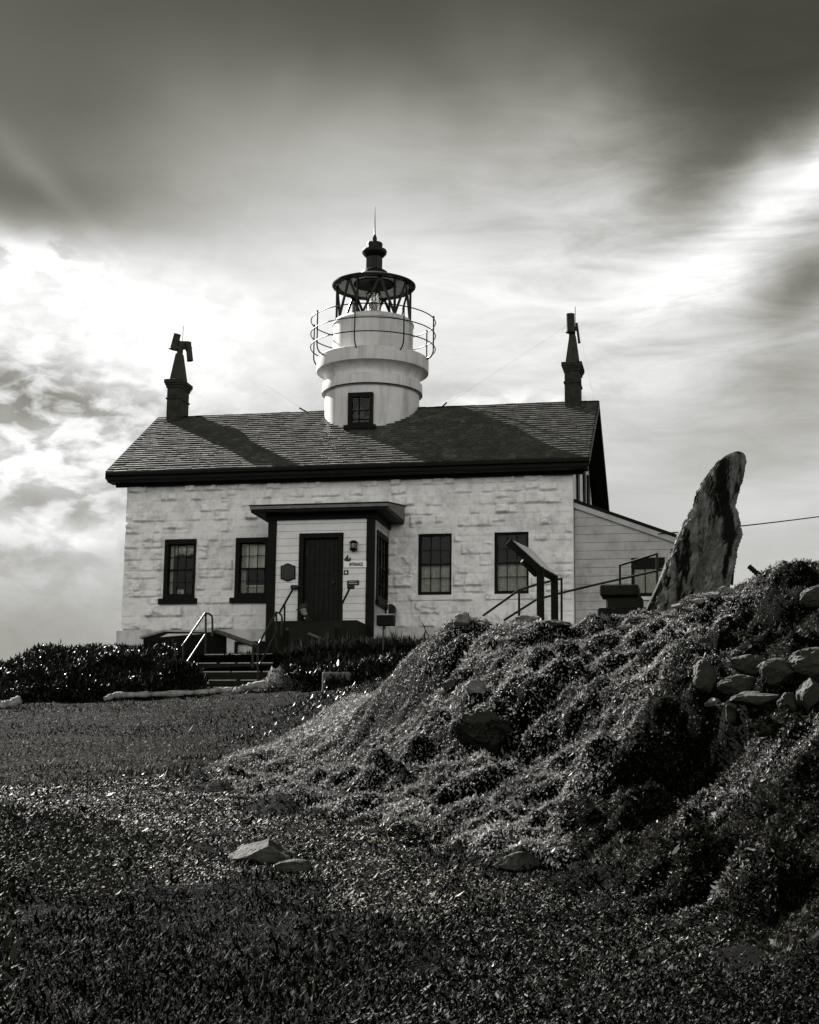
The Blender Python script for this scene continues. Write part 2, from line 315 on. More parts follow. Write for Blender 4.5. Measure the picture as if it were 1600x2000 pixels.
extra = [(-1,-3,-.75),(3,-3,-.62),(6,-3.5,-.6),(9,-3,-.5),(13,-3,.3),(16,-3,.6),(-2.5,-5.5,-1.1),(5.5,-5,-.75),(8,-6,-.7),(10.5,-6.5,-.3),(13,-8,.1),(16,-8,.4),(20,-6,.8),(24,-12,.5),(28,-20,.2),
 (0,2,-.7),(6,4,-.5),(12,3,-.1),(15,3,.5),(6,12,-.6),(15,12,.3),(-6,2,-2.8),(-6,-4,-2.6),(-8,-10,-2.8),(-8,-20,-4),(-4,-30,-5),(20,12,.3),(16.2,-40.3,-4.75),(12,-42,-4.9),(21,-41,-4.6),(24,-34,-3.4),(30,-40,-4.4),(5,-40,-5),(26,-28,-1.6),(16,-50,-5.4),(30,-52,-5.2),(0,-50,-6)]
C = np.vstack([C, np.array(extra)])
def _k(r2): return .5*r2*np.log(r2+1e-9)
_n = len(C); _A = np.zeros((_n+3, _n+3)); _d = ((C[:, None, :2]-C[None, :, :2])**2).sum(-1)
_A[:_n, :_n] = _k(_d)+np.eye(_n)*.012; _A[:_n, _n] = 1; _A[:_n, _n+1:] = C[:, :2]; _A[_n:, :_n] = _A[:_n, _n:].T
_w = np.linalg.solve(_A, np.append(C[:, 2], [0, 0, 0]))
def inpoly(x, y, P):
    P = np.asarray(P); c = np.zeros(x.shape, bool); j = len(P)-1
    for i in range(len(P)):
        a, b = P[i], P[j]
        t = ((a[1] > y) != (b[1] > y)) & (x < (b[0]-a[0])*(y-a[1])/(b[1]-a[1]+1e-12)+a[0]); c ^= t; j = i
    return c
MOUND = [tuple(at(*c)[:2]) for c in [(360,1512,20.5),(560,1575,16.2),(800,1622,14.3),(960,1662,12.8),(1060,1680,12.4),(1250,1730,11),(1420,1800,9.9),(1700,1900,8.2),(1900,1800,8.2),(2000,1100,22),(1600,1060,26),(1430,1130,25.5),(1350,1180,27),(1150,1190,26.5),(900,1190,24.5),(780,1270,26),(690,1345,29),(640,1380,28),(500,1440,25)]]
def mound_w(x, y):
    s = 0
    for r_, n_ in ((.25, 5), (.6, 8)):
        for k in range(n_): s = s+inpoly(x+r_*math.cos(6.283*k/n_), y+r_*math.sin(6.283*k/n_), MOUND)
    return s/13.
DIG = [(*at(1390,1470,14.2)[:2],.42,.34),(*at(1300,1470,14.4)[:2],.35,.16),(*at(1080,1440,17.0)[:2],.6,.35),(*at(1560,1190,18.3)[:2],.5,.35),(*at(1130,1250,20.4)[:2],.6,.25),(*at(1000,1500,16.6)[:2],.5,.15),(*at(870,1290,20.6)[:2],.5,.2)]
def H0(x, y):
    x = np.asarray(x, float); y = np.asarray(y, float); out = np.zeros(x.shape); X = x.ravel(); Y = y.ravel(); o = np.zeros(X.shape)
    for s in range(0, len(X), 40000):
        a = X[s:s+40000]; b = Y[s:s+40000]; r2 = (a[:, None]-C[:, 0])**2+(b[:, None]-C[:, 1])**2
        o[s:s+40000] = _k(r2)@_w[:_n]+_w[_n]+_w[_n+1]*a+_w[_n+2]*b
    z = o.reshape(x.shape)
    ss = lambda v: np.clip(v, 0, 1)**2*(3-2*np.clip(v, 0, 1))
    z = z+.82*ss((y+3.75)/.7)*ss((x+2.2)/1.6)*ss((13.5-x)/4)
    for (hx, hy, hr, hd) in DIG: z = z-hd*np.exp(-((x-hx)**2+(y-hy)**2)/hr**2)
    d = np.hypot(x-10, y+18); t = np.clip((d-32)/25, 0, 1); t = t*t*(3-2*t)
    return z*(1-t)+t*(-9-.02*np.clip(d-60, 0, 300))
_hr = np.random.default_rng(77); _hp = []
while len(_hp) < 330:
    q = _hr.uniform([6, -34], [32, -10])
    if inpoly(q[:1], q[1:], MOUND)[0]:
        r_ = _hr.uniform(.22, .62)
        if all((q[0]-a)**2+(q[1]-b)**2 > (.62*(r_+c))**2 for a, b, c, d in _hp) or _hr.random() < .02: _hp.append((q[0], q[1], r_, r_*_hr.uniform(.30, .55)))
        elif _hr.random() < .002: break
def hummocks(x, y):
    X = x.ravel(); Y = y.ravel(); o = np.zeros(X.shape); ux, uy = .35, -.94
    wx = X+fbm(X*2.2, Y*2.2, 201, 3)*.22; wy = Y+fbm(X*2.2, Y*2.2, 205, 3)*.22
    for a, b, r_, h_ in _hp:
        dx = wx-a; dy = wy-b; k = np.nonzero((np.abs(dx) < 1.5*r_) & (np.abs(dy) < 1.5*r_))[0]
        if len(k) == 0: continue
        al = dx[k]*ux+dy[k]*uy; ac = dx[k]*-uy+dy[k]*ux; d2 = (al/(1.35*r_))**2+(ac/r_)**2
        o[k] = np.maximum(o[k], h_*np.sqrt(np.maximum(1-d2, 0)))
    return o.reshape(x.shape)
def bumps(x, y):
    m = mound_w(x, y); D = (x-CPOS[0])*FW[0]+(y-CPOS[1])*FW[1]
    near = np.clip((30-D)/8, 0, 1)
    # folds of the mat plants run down the slope towards the lower left
    a = (x*.55+y*.84); b = (-x*.84+y*.55)
    cr_ = np.clip((24.5-D)/5, .3, 1)
    f = fbm(a*.8, b*1.5, 3, 3)*.34+fbm(a*2.2, b*3.6, 5, 3)*.18+np.abs(fbm(x*3.5, y*3.5, 8, 3))*.14
    g_ = fbm(x*.8, y*.8, 12, 3)*.05+fbm(x*4, y*4, 15, 3)*.022
    return near*(m*(f*cr_-.22+hummocks(x, y)*cr_)+(1-m)*g_)+(1-near)*fbm(x*1.5, y*1.5, 22, 3)*.04
def Hh(x, y): return H0(x, y)+bumps(np.asarray(x, float), np.asarray(y, float))
_az = np.concatenate([np.linspace(-math.pi, -.42, 30)[:-1], np.linspace(-.42, .42, 900), np.linspace(.42, math.pi, 30)[1:-1]])+CYAW
_rr = np.concatenate([[.6, 1.5, 2.5], np.geomspace(3.5, 48, 520), np.geomspace(50, 6000, 40)])
AZ, RR = np.meshgrid(_az, _rr); TX = CPOS[0]+RR*np.sin(AZ); TY = CPOS[1]+RR*np.cos(AZ); TZ = Hh(TX, TY)
na, nr = len(_az), len(_rr); idx = np.arange(na*nr).reshape(nr, na); nx = np.roll(idx, -1, axis=1)
TF = np.stack([idx[:-1], nx[:-1], nx[1:], idx[1:]], -1).reshape(-1, 4)
cen = len(TX.ravel()); TV = np.stack([TX.ravel(), TY.ravel(), TZ.ravel()], -1)
tagt(npmesh('ground', TV, TF, 'soil', smooth=True), kind='structure')
sb = MB(); sb.add([(-8000, -8000, -11), (8000, -8000, -11), (8000, 8000, -11), (-8000, 8000, -11)], [(0, 1, 2, 3)]); tagt(sb.build('sea', 'sea'), kind='structure')
def hit(px, py, D0=8, D1=45):
    """where the line of sight through a point of the photograph meets the ground"""
    Ds = np.linspace(D0, D1, 500); P = np.array([at(px, py, d) for d in Ds]); z = Hh(P[:, 0], P[:, 1]); k = np.argmax(P[:, 2] < z)
    return P[k] if (P[:, 2] < z).any() else P[-1]

# ------------------------------------------------------------------ leaves
def leaves(name, P, size, aspect, tilt, m, up=0.0, kind='stuff', fold=.25, size_var=.4, az0=None, parent=None, slope=False):
    """one diamond leaf per point: tilt = std of lean from lying flat, up = share of standing leaves"""
    n = len(P); th = rng.uniform(0, 2*np.pi, n) if az0 is None else rng.normal(az0, .9, n)
    ph = np.abs(rng.normal(0, tilt, n)); ph = np.where(rng.random(n) < up, rng.uniform(.7, 1.5, n), ph)
    d = np.stack([np.cos(th)*np.cos(ph), np.sin(th)*np.cos(ph), np.sin(ph)], -1)
    s = np.stack([-np.sin(th), np.cos(th), np.zeros(n)], -1); roll = rng.normal(0, .55, n)
    u = np.cross(s, d); u *= np.sign(u[:, 2:3]+1e-9); s = s*np.cos(roll)[:, None]+u*np.sin(roll)[:, None]; u = np.cross(s, d)
    if slope:
        e_ = .06; z0_ = Hh(P[:, 0], P[:, 1]); nx_ = -(Hh(P[:, 0]+e_, P[:, 1])-z0_)/e_; ny_ = -(Hh(P[:, 0], P[:, 1]+e_)-z0_)/e_
        lift_ = lambda v: v+np.stack([nx_*v[:, 2], ny_*v[:, 2], -nx_*v[:, 0]-ny_*v[:, 1]], -1)
        d = lift_(d); s = lift_(s); u = lift_(u); d /= np.linalg.norm(d, axis=1)[:, None]; s /= np.linalg.norm(s, axis=1)[:, None]; u /= np.linalg.norm(u, axis=1)[:, None]
    L_ = np.asarray(size)*np.exp(rng.normal(0, size_var, n)); L_ = np.broadcast_to(L_, (n,))[:, None]; W_ = L_*aspect*.5
    a = P; t = P+d*L_; c = P+d*L_*.45
    V = np.stack([a, c+s*W_+u*W_*fold, t-u*L_*.08, c-s*W_+u*W_*fold], 1).reshape(-1, 3); F = np.arange(4*n).reshape(n, 4)
    o = npmesh(name, V, F, m, parent)
    return tagt(o, kind=kind) if kind else o
def scatter(n, amin, amax, d0, d1, inside, lift=0.0):
    a = rng.uniform(amin, amax, n)+CYAW; r = np.exp(rng.uniform(math.log(d0), math.log(d1), n))
    x = CPOS[0]+r*np.sin(a); y = CPOS[1]+r*np.cos(a); k = inside(x, y); x = x[k]; y = y[k]
    return np.stack([x, y, Hh(x, y)+rng.uniform(0, 1, len(x))*lift], -1), r[k]
def poly(*c): return [tuple(at(*q)[:2]) for q in c]
LAWN = poly((-400,1370,37),(0,1370,37),(300,1360,37),(600,1343,37),(610,1365,34),(520,1425,27.5),(400,1480,23),(330,1500,21),(150,1545,18.3),(-400,1565,17.5))
LITTER = poly((-400,1545,18.6),(0,1548,18.4),(330,1500,21),(400,1520,18.6),(560,1578,16),(800,1625,14.2),(960,1665,12.7),(1060,1685,12.3),(1250,1735,11),(1450,1800,9.8),(1900,1900,7.6),(1900,2300,4.5),(900,2300,4.5),(760,2000,7.7),(820,1830,10),(600,1720,12),(330,1690,13),(200,1600,15),(-400,1590,16))
LEFTM = poly((-500,1570,16),(0,1585,15),(180,1600,14.6),(330,1680,13),(260,1760,11.5),(60,1770,11),(-500,1800,10))
def ragged(x, y, a): return x+fbm(x*1.1, y*1.1, 101, 4)*a+rng.normal(0, .07*a, x.shape), y+fbm(x*1.1, y*1.1, 107, 4)*a*1.6+rng.normal(0, .16*a, y.shape)
def in_l(x, y): return inpoly(*ragged(x, y, 1.5), LAWN)
def in_t(x, y): return inpoly(*ragged(x, y, 1.3), LITTER)
def in_m(x, y): return inpoly(x, y, MOUND)
def in_lm(x, y): return inpoly(*ragged(x, y, .9), LEFTM)
def thin(f, sc, th, s):
    """keeps plants in patches with bare gaps between"""
    return lambda x, y: f(x, y) & (fbm(x*sc, y*sc, s, 3)+rng.normal(0, .25, x.shape) > th)
BED = lambda x, y: (y > -4.4) & (x > -1) & (x < 14)
pts, r = scatter(260000, -.33, .33, 14, 38, lambda x, y: in_l(x, y) & (fbm(x*1.1, y*2.0, 31, 3)+rng.normal(0, .3, x.shape) > -.35))
pk = fbm(pts[:, 0]*.5, pts[:, 1]*1.1, 93, 4)*1.3+rng.normal(0, .12, len(pts))+(pts[:, 0]-5)*.05 < -.12
leaves('turf', pts[~pk], .017+.0007*r[~pk], .32, .4, 'turf', up=.3, slope=True)
leaves('dark_turf', pts[pk], .019+.0007*r[pk], .32, .4, 'turfd', up=.4, slope=True)
pts, r = scatter(780000, -.31, .34, 5.6, 31, thin(in_m, 2.2, -.62, 33), .02)
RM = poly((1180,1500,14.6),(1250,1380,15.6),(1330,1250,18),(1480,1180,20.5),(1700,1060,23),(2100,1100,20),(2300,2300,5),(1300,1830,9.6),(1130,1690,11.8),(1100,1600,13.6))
kd = fbm(pts[:, 0]*.7, pts[:, 1]*.7, 77, 3)*1.2+rng.normal(0, .15, len(pts)); dk = (inpoly(pts[:, 0], pts[:, 1], RM) | (r < 10.6)) & ((kd > -.45) | (r < 10.6))  # mound's shaded side and darkened near edge put into leaf colour
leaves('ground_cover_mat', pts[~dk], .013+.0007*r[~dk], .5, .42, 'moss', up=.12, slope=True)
leaves('shade_toned_cover', pts[dk], .014+.0007*r[dk], .5, .42, 'mossd', up=.12, slope=True)
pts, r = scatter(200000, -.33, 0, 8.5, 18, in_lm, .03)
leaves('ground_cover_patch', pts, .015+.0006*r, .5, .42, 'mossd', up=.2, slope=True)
pts, r = scatter(520000, -.30, .30, 4.8, 20, thin(in_t, 1.3, -.55, 35), .012)
nd_ = r+rng.normal(0, .9, len(r))+fbm(pts[:, 0]*.8, pts[:, 1]*.8, 91, 3)*3 < 11.2  # darkening towards the near edge of the view put into leaf colour
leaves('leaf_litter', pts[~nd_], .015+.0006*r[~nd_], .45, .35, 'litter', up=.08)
leaves('falloff_toned_litter', pts[nd_], .016+.0006*r[nd_], .42, .42, 'litterd', up=.12)
pts, r = scatter(320000, -.33, .2, 4.8, 16, lambda x, y: ~in_t(x, y) & ~in_m(x, y) & ~in_l(x, y) & ~in_lm(x, y) & (fbm(x*1.5, y*1.5, 41, 3)+rng.normal(0, .3, x.shape) > -.3))
leaves('dark_grass', pts, .024+.0006*r, .26, .5, 'grass', up=.3, slope=True)
pts, r = scatter(70000, -.30, .30, 20, 46, lambda x, y: ~in_t(x, y) & ~in_m(x, y) & ~in_l(x, y) & (y < -1) & ~((x > 1.0) & (x < 7.6) & (y > -8.5) & (y < -3.2)))
leaves('wayside_weeds', pts, .06, .3, .5, 'hedge', up=.6)
pts, r = scatter(160000, -.33, .33, 14, 46, lambda x, y: ~in_t(x, y) & ~in_m(x, y) & ~in_l(x, y) & (y < -.5) & ~((x > 1.0) & (x < 7.6) & (y > -8.5) & (y < -3.2)))
for sa, sb2 in ((.22, .62), (-.62, -.24)):
    p2, r2_ = scatter(110000, sa, sb2, 4.5, 32, lambda x, y: ~in_t(x, y) & ~in_m(x, y) & ~in_l(x, y) & (fbm(x*1.3, y*1.3, 44, 3)+rng.normal(0, .3, x.shape) > -.5))
    leaves('side_ground_cover', p2, .028+.0012*r2_, .45, .45, 'mossd', up=.2, slope=True)
leaves('low_weeds', pts, .020+.0007*r, .4, .4, 'turfd', up=.3, slope=True)
#SECTION2
# ================================================================== the lighthouse
LH = thing('lighthouse', 'white stone lighthouse cottage with shingled roof and round tower', 'lighthouse', (6.3, 3.4, .3))
W_, HT, ZP = 12.6, 5.331, 1.198
Y0 = 0.0
wins = [(1.191, 2.117), (3.262, 4.188), (8.405, 9.331), (10.486, 11.412)]; ZB, ZT = 2.067, 3.74
def ashlar():
    xs = np.unique(np.round(np.concatenate([np.arange(0, W_+.001, .026), np.array(wins).ravel(), [W_]]), 4))
    zs = np.unique(np.round(np.concatenate([np.arange(ZP, HT, .024), [ZB, ZT, HT]]), 4))
    X, Z = np.meshgrid(xs, zs); bid = np.zeros(X.shape, int); rel = np.zeros(X.shape); ex = np.full(X.shape, 9.); ez = np.full(X.shape, 9.)
    z = ZP; k = 0; r = np.random.default_rng(5)
    while z < HT-.02:
        h = r.choice([.17, .22, .25, .30, .34]) if z > ZP+.1 else .36
        h = min(h, HT-z); h = HT-z if HT-z-h < .1 else h
        row = (Z >= z-1e-6) & (Z <= z+h+1e-6); x = -r.uniform(0, .4)
        while x < W_:
            b = r.uniform(.2, .58); b = b if x+b < W_-.2 else W_+.4-x
            q = row & (X >= x) & (X < x+b); bid[q] = k; ex[q] = np.minimum(X[q]-x, x+b-X[q]); ez[q] = np.minimum(Z[q]-z, z+h-Z[q]); k += 1; x += b
        rel[row] = np.clip((Z[row]-z)/h, 0, 1); z += h
    ex = np.where(X < .3, np.maximum(ex, .1), ex); bb = _h(bid, bid*0+3, 1); b2 = _h(bid, bid*0+9, 2)
    pil = np.clip(np.minimum(ex, ez)/.036, 0, 1); pil = pil*pil*(3-2*pil)
    rough = fbm(X*3.2+bid*1.7, Z*5+bid, 4, 4, .6); face = .006+.12*bb*np.clip(rough+.45, 0, 1)+.012*b2
    low = np.clip((Z-ZP)/2, 0, 1)                     # courses low on the wall carry more paint and plaster
    prob = (b2 > .38)
    d = pil*face*np.where(prob, 1.0, .18)+fbm(X*9, Z*9, 7, 4)*.013+fbm(X*1.3, Z*1.6, 9, 2)*.012
    d = d*(1.45-.95*rel)
    # blocks split along slanting breaks
    cut = np.clip((fbm(X*2.2+bid*3.3, Z*3.4, 13, 2)-.12)*6, 0, 1); d = d+cut*pil*.06*(b2 > .4)
    sm = np.zeros(X.shape)
    for i, (a, b) in enumerate(wins):
        dd = np.maximum(np.maximum(a-.05-X, X-b-.05), np.maximum(ZB-.16-Z, Z-ZT-.28)); sm = np.maximum(sm, np.clip(1-dd/.05, 0, 1))
    d = d*(1-.85*sm)
    d = np.where((X < .03) | (X > W_-.03), d*.3, d)
    V = np.stack([X, Y0-d, Z], -1).reshape(-1, 3); nx_, nz = len(xs), len(zs); I = np.arange(nx_*nz).reshape(nz, nx_)
    xc = (xs[1:]+xs[:-1])/2; zc = (zs[1:]+zs[:-1])/2; XC, ZC = np.meshgrid(xc, zc); keep = np.ones(XC.shape, bool)
    for a, b in wins: keep &= ~((XC > a) & (XC < b) & (ZC > ZB) & (ZC < ZT))
    F = np.stack([I[:-1, :-1], I[:-1, 1:], I[1:, 1:], I[1:, :-1]], -1)[keep]
    return npmesh('stone_wall', V, F, 'stone', LH, smooth=True)
ashlar()
b = MB(); b.box(-.004, .25, .0, 6.8, ZP, HT); b.box(W_-.25, W_-.002, .004, 6.8, ZP, HT); b.box(0, W_, 6.6, 6.86, .2, HT)
for a, c in wins: # reveals
    b.box(a-.1, a, .03, .3, ZB-.1, ZT+.1); b.box(c, c+.1, .03, .3, ZB-.1, ZT+.1); b.box(a-.1, c+.1, .03, .3, ZT, ZT+.1); b.box(a-.1, c+.1, .03, .3, ZB-.1, ZB)
b.build('side_wall', 'stone', LH)
cl0 = onplane(458, 1253, [0, -.07, 0], [0, 1, 0]); cl1 = onplane(537, 1278, [0, -.07, 0], [0, 1, 0])
b = MB(); b.box(-.12, cl0[0], -.07, .3, -.6, ZP); b.box(cl1[0], 12.66, -.07, .3, -.6, ZP); b.box(cl0[0], cl1[0], -.07, .3, cl0[2], ZP); b.box(cl0[0], cl1[0], -.07, .3, -.6, cl1[2]); b.box(-.12, .2, .3, 6.9, -.6, ZP)
b.build('plinth', 'plinth', LH, bevel=.012)
b = MB(); b.box(cl0[0], cl1[0], .05, .07, cl1[2], cl0[2]); cwf = b.build('cellar_window', 'curtd', LH)
b = MB(); b.box(cl0[0], cl0[0]+.07, -.05, .04, cl1[2], cl0[2]-.06); b.box(cl1[0]-.07, cl1[0], -.05, .04, cl1[2], cl0[2]-.06); b.box(cl0[0], cl1[0], -.05, .04, cl0[2]-.06, cl0[2]); mx_ = (cl0[0]+cl1[0])/2+.15; b.box(mx_-.2, mx_+.2, -.05, .04, cl1[2], cl0[2]-.06); b.build('cellar_window_frame', 'trim', cwf)
# rooms behind the glass
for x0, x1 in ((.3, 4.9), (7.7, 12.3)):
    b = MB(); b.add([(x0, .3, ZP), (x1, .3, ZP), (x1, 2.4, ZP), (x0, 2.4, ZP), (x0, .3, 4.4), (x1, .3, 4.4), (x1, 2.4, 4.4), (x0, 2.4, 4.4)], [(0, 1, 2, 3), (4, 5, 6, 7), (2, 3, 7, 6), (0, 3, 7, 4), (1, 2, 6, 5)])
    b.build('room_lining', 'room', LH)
def grid_curtain(x0, x1, z0, z1, y, fold=.02, freq=26, scallop=0):
    xs = np.linspace(x0, x1, 60); zs = np.linspace(z0, z1, 8); X, Z = np.meshgrid(xs, zs)
    if scallop: Z = Z+(Z < z0+.02)*np.abs(np.sin((X-x0)*9))*scallop
    Y = y+np.sin(X*freq+fbm(X*3, Z, 3)*3)*fold; V = np.stack([X, Y, Z], -1).reshape(-1, 3); I = np.arange(480).reshape(8, 60)
    return V, np.stack([I[:-1, :-1], I[:-1, 1:], I[1:, 1:], I[1:, :-1]], -1).reshape(-1, 4)
for i, (a, c) in enumerate(wins):
    left = i < 2; win = MB(); yf = -.03 if left else .06
    fl, frr, ft, fb = (.115, .075, .14, .13) if left else (.075, .06, .06, .10)
    win.box(a, a+fl, yf, .16, ZB, ZT); win.box(c-frr, c, yf, .16, ZB, ZT); win.box(a+fl, c-frr, yf, .16, ZT-ft, ZT); win.box(a+fl, c-frr, yf, .16, ZB, ZB+fb)
    wo_ = win.build('window', 'sash', LH, bevel=.004)
    ga, gc, gb, gt = a+fl, c-frr, ZB+fb, ZT-ft; mid = (gb+gt)/2-.01
    sb_ = MB(); sb_.box(ga, gc, .07, .12, mid-.025, mid+.02)
    for k in (1, 2): sb_.box(ga+(gc-ga)*k/3-.009, ga+(gc-ga)*k/3+.009, .085, .115, gb, gt)
    for zz in ((gb+mid)/2, (gt+mid)/2): sb_.box(ga, gc, .088, .112, zz-.009, zz+.009)
    sb_.build('glazing_bars', 'sash', wo_)
    sb_ = MB(); sb_.box(ga, gc, .098, .102, gb, gt); sb_.build('pane', 'glass', wo_)
    if left: sb_ = MB(); sb_.box(a-.11, c+.085, -.10, .05, 1.915, ZB); sb_.build('sill', 'trim', wo_, bevel=.006)
    else: sb_ = MB(); sb_.box(a-.12, c+.12, -.045, .06, 1.93, ZB); sb_.build('sill', 'stone', wo_, bevel=.006)
    if i == 0:
        V, F = grid_curtain(ga+.13, gc, gt-.30, gt-.02, .2, .01, 30, .05); npmesh('curtain', V, F, 'curtd', wo_)
        V, F = grid_curtain(ga, ga+.09, gb, gt, .19, .01, 60); npmesh('curtain', V, F, 'curtd', wo_)
        q = MB(); q.box(ga+.2, ga+.47, .2, .22, gt-.16, gt-.08); q.box(ga+.5, ga+.72, .2, .22, gt-.16, gt-.08); q.build('window_reflection', 'curtain', wo_)  # pale bars: reflection of the next room's window built as coloured strips
    elif i == 1:
        V, F = grid_curtain(ga+.14, gc, mid+.02, gt-.04, .2, .02, 24); npmesh('curtain', V, F, 'curtain', wo_)
        V, F = grid_curtain(ga, ga+.14, gb, gt, .22, .012, 50); npmesh('curtain', V, F, 'curtd', wo_)
        q = MB(); q.box(ga, gc, .24, .3, gb+.21, gb+.25); q.build('inner_ledge', 'signw', wo_)
        q = MB(); q.box(ga, gc, .3, .32, gb, gb+.21); q.build('inner_panel', 'curtd', wo_)
    else:
        V, F = grid_curtain(ga, gc, gb, mid, .18, .012, 40, .0); npmesh('curtain', V, F, 'curtd', wo_)
        V, F = grid_curtain(ga, gc, mid, gt, .2, .003, 5, .0); npmesh('blind', V, F, 'concd', wo_)
p0 = onplane(345, 1152, [0, .15, 0], [0, 1, 0]); 
s_ = thing('window_notice', 'small white notice standing inside the leftmost window', 'notice', (p0[0]+.1, .15, p0[2]-.16))
b = MB(); b.box(p0[0], p0[0]+.21, .13, .15, p0[2]-.16, p0[2]); b.build('card', 'signw', s_)
b = MB(); b.box(p0[0]+.03, p0[0]+.18, .122, .129, p0[2]-.035, p0[2]-.02); b.box(p0[0]+.05, p0[0]+.16, .122, .129, p0[2]-.09, p0[2]-.06); b.box(p0[0]+.03, p0[0]+.18, .122, .129, p0[2]-.12, p0[2]-.11); b.build('printing', 'signb', s_)
# roof
ze, zr, ye, yr = 5.618, 8.128, -.45, 3.43; xl, xr = -.46, 13.06; sl_ = Vector((0, yr-ye, zr-ze)); slen = sl_.length; sdir = sl_.normalized(); nrm = Vector((0, -sdir.z, sdir.y))
def rp(x, s, h): return Vector((x, ye, ze))+sdir*s+nrm*h+Vector((0, 0, 0))
b = MB(); nc = 26; ch = slen/nc; rr_ = random.Random(3)
for k in range(nc):
    x = xl; off = rr_.uniform(0, .1)
    while x < xr-.02:
        wd = rr_.uniform(.12, .26)-(off if x == xl else 0); x1 = min(x+wd, xr); j = rr_.uniform(-.006, .006); t0 = .043+rr_.uniform(-.006, .012)
        s0 = k*ch+j-.01; s1 = min((k+1)*ch+.012, slen)
        lo = [rp(x+.003, s0, -.004), rp(x1-.003, s0, -.004), rp(x1-.003, s1, -.004), rp(x+.003, s1, -.004)]
        hi = [rp(x+.003, s0, t0), rp(x1-.003, s0, t0), rp(x1-.003, s1, .003), rp(x+.003, s1, .003)]
        b.hexa(lo, hi); x = x1
b.build('roof_shingles', 'shingle', LH)
b = MB(); b.hexa([(xl, ye, ze-.16), (xr, ye, ze-.16), (xr, yr, zr-.16), (xl, yr, zr-.16)], [(xl, ye, ze-.006), (xr, ye, ze-.006), (xr, yr, zr-.006), (xl, yr, zr-.006)])
b.hexa([(xl, yr, zr-.16), (xr, yr, zr-.16), (xr, 6.86+.45, ze-.16), (xl, 6.86+.45, ze-.16)], [(xl, yr, zr), (xr, yr, zr), (xr, 6.86+.45, ze), (xl, 6.86+.45, ze)])
b.build('roof_deck', 'trim', LH)
b = MB(); x = xl
while x < xr:
    x1 = min(x+.3, xr); h = random.uniform(0, .015); b.hexa([(x, yr-.12, zr-.06), (x1-.006, yr-.12, zr-.06), (x1-.006, yr, zr+.035+h), (x, yr, zr+.035+h)], [(x, yr+.02, zr-.03), (x1-.006, yr+.02, zr-.03), (x1-.006, yr+.03, zr+.03), (x, yr+.03, zr+.03)]); x = x1
b.build('ridge_cap', 'trim', LH)
b = MB(); b.box(xl, xr, -.47, -.44, 5.38, 5.60); b.box(xl+.02, xr-.02, -.44, .0, 5.335, 5.40); b.box(xl, xr, -.55, -.47, 5.50, 5.60); b.box(xl+.15, xr-.15, -.12, -.03, 5.25, 5.34); b.build('eaves_fascia', 'trim', LH, bevel=.008)
for x0 in (xl-.03, xr):
    b = MB()
    b.hexa([(x0, ye-.02, ze-.2), (x0+.03, ye-.02, ze-.2), (x0+.03, yr, zr-.2), (x0, yr, zr-.2)], [(x0, ye-.02, ze+.03), (x0+.03, ye-.02, ze+.03), (x0+.03, yr, zr+.03), (x0, yr, zr+.03)])
    b.hexa([(x0, yr, zr-.2), (x0+.03, yr, zr-.2), (x0+.03, 7.33, ze-.2), (x0, 7.33, ze-.2)], [(x0, yr, zr+.03), (x0+.03, yr, zr+.03), (x0+.03, 7.33, ze+.03), (x0, 7.33, ze+.03)])
    b.build('barge_board', 'trim', LH)
for x0 in (.0, 12.5):
    b = MB(); b.prism([(x0, .0, HT), (x0, 6.86, HT), (x0, 6.86, 5.45), (x0, yr, zr-.12), (x0, 0, 5.75)], (.1, 0, 0)); b.build('gable_wall', 'board', LH)
for y0, y1 in ((1.0, 1.6), (3.2, 3.7), (4.6, 5.2)):
    b = MB(); b.box(12.56, 12.66, y0, y1, 4.0, 6.2); o = b.build('gable_window', 'sash', LH)
b = MB(); b.box(12.58, 12.605, .01, 6.8, 3.0, HT+.02); b.build('gable_boards', 'board', LH)
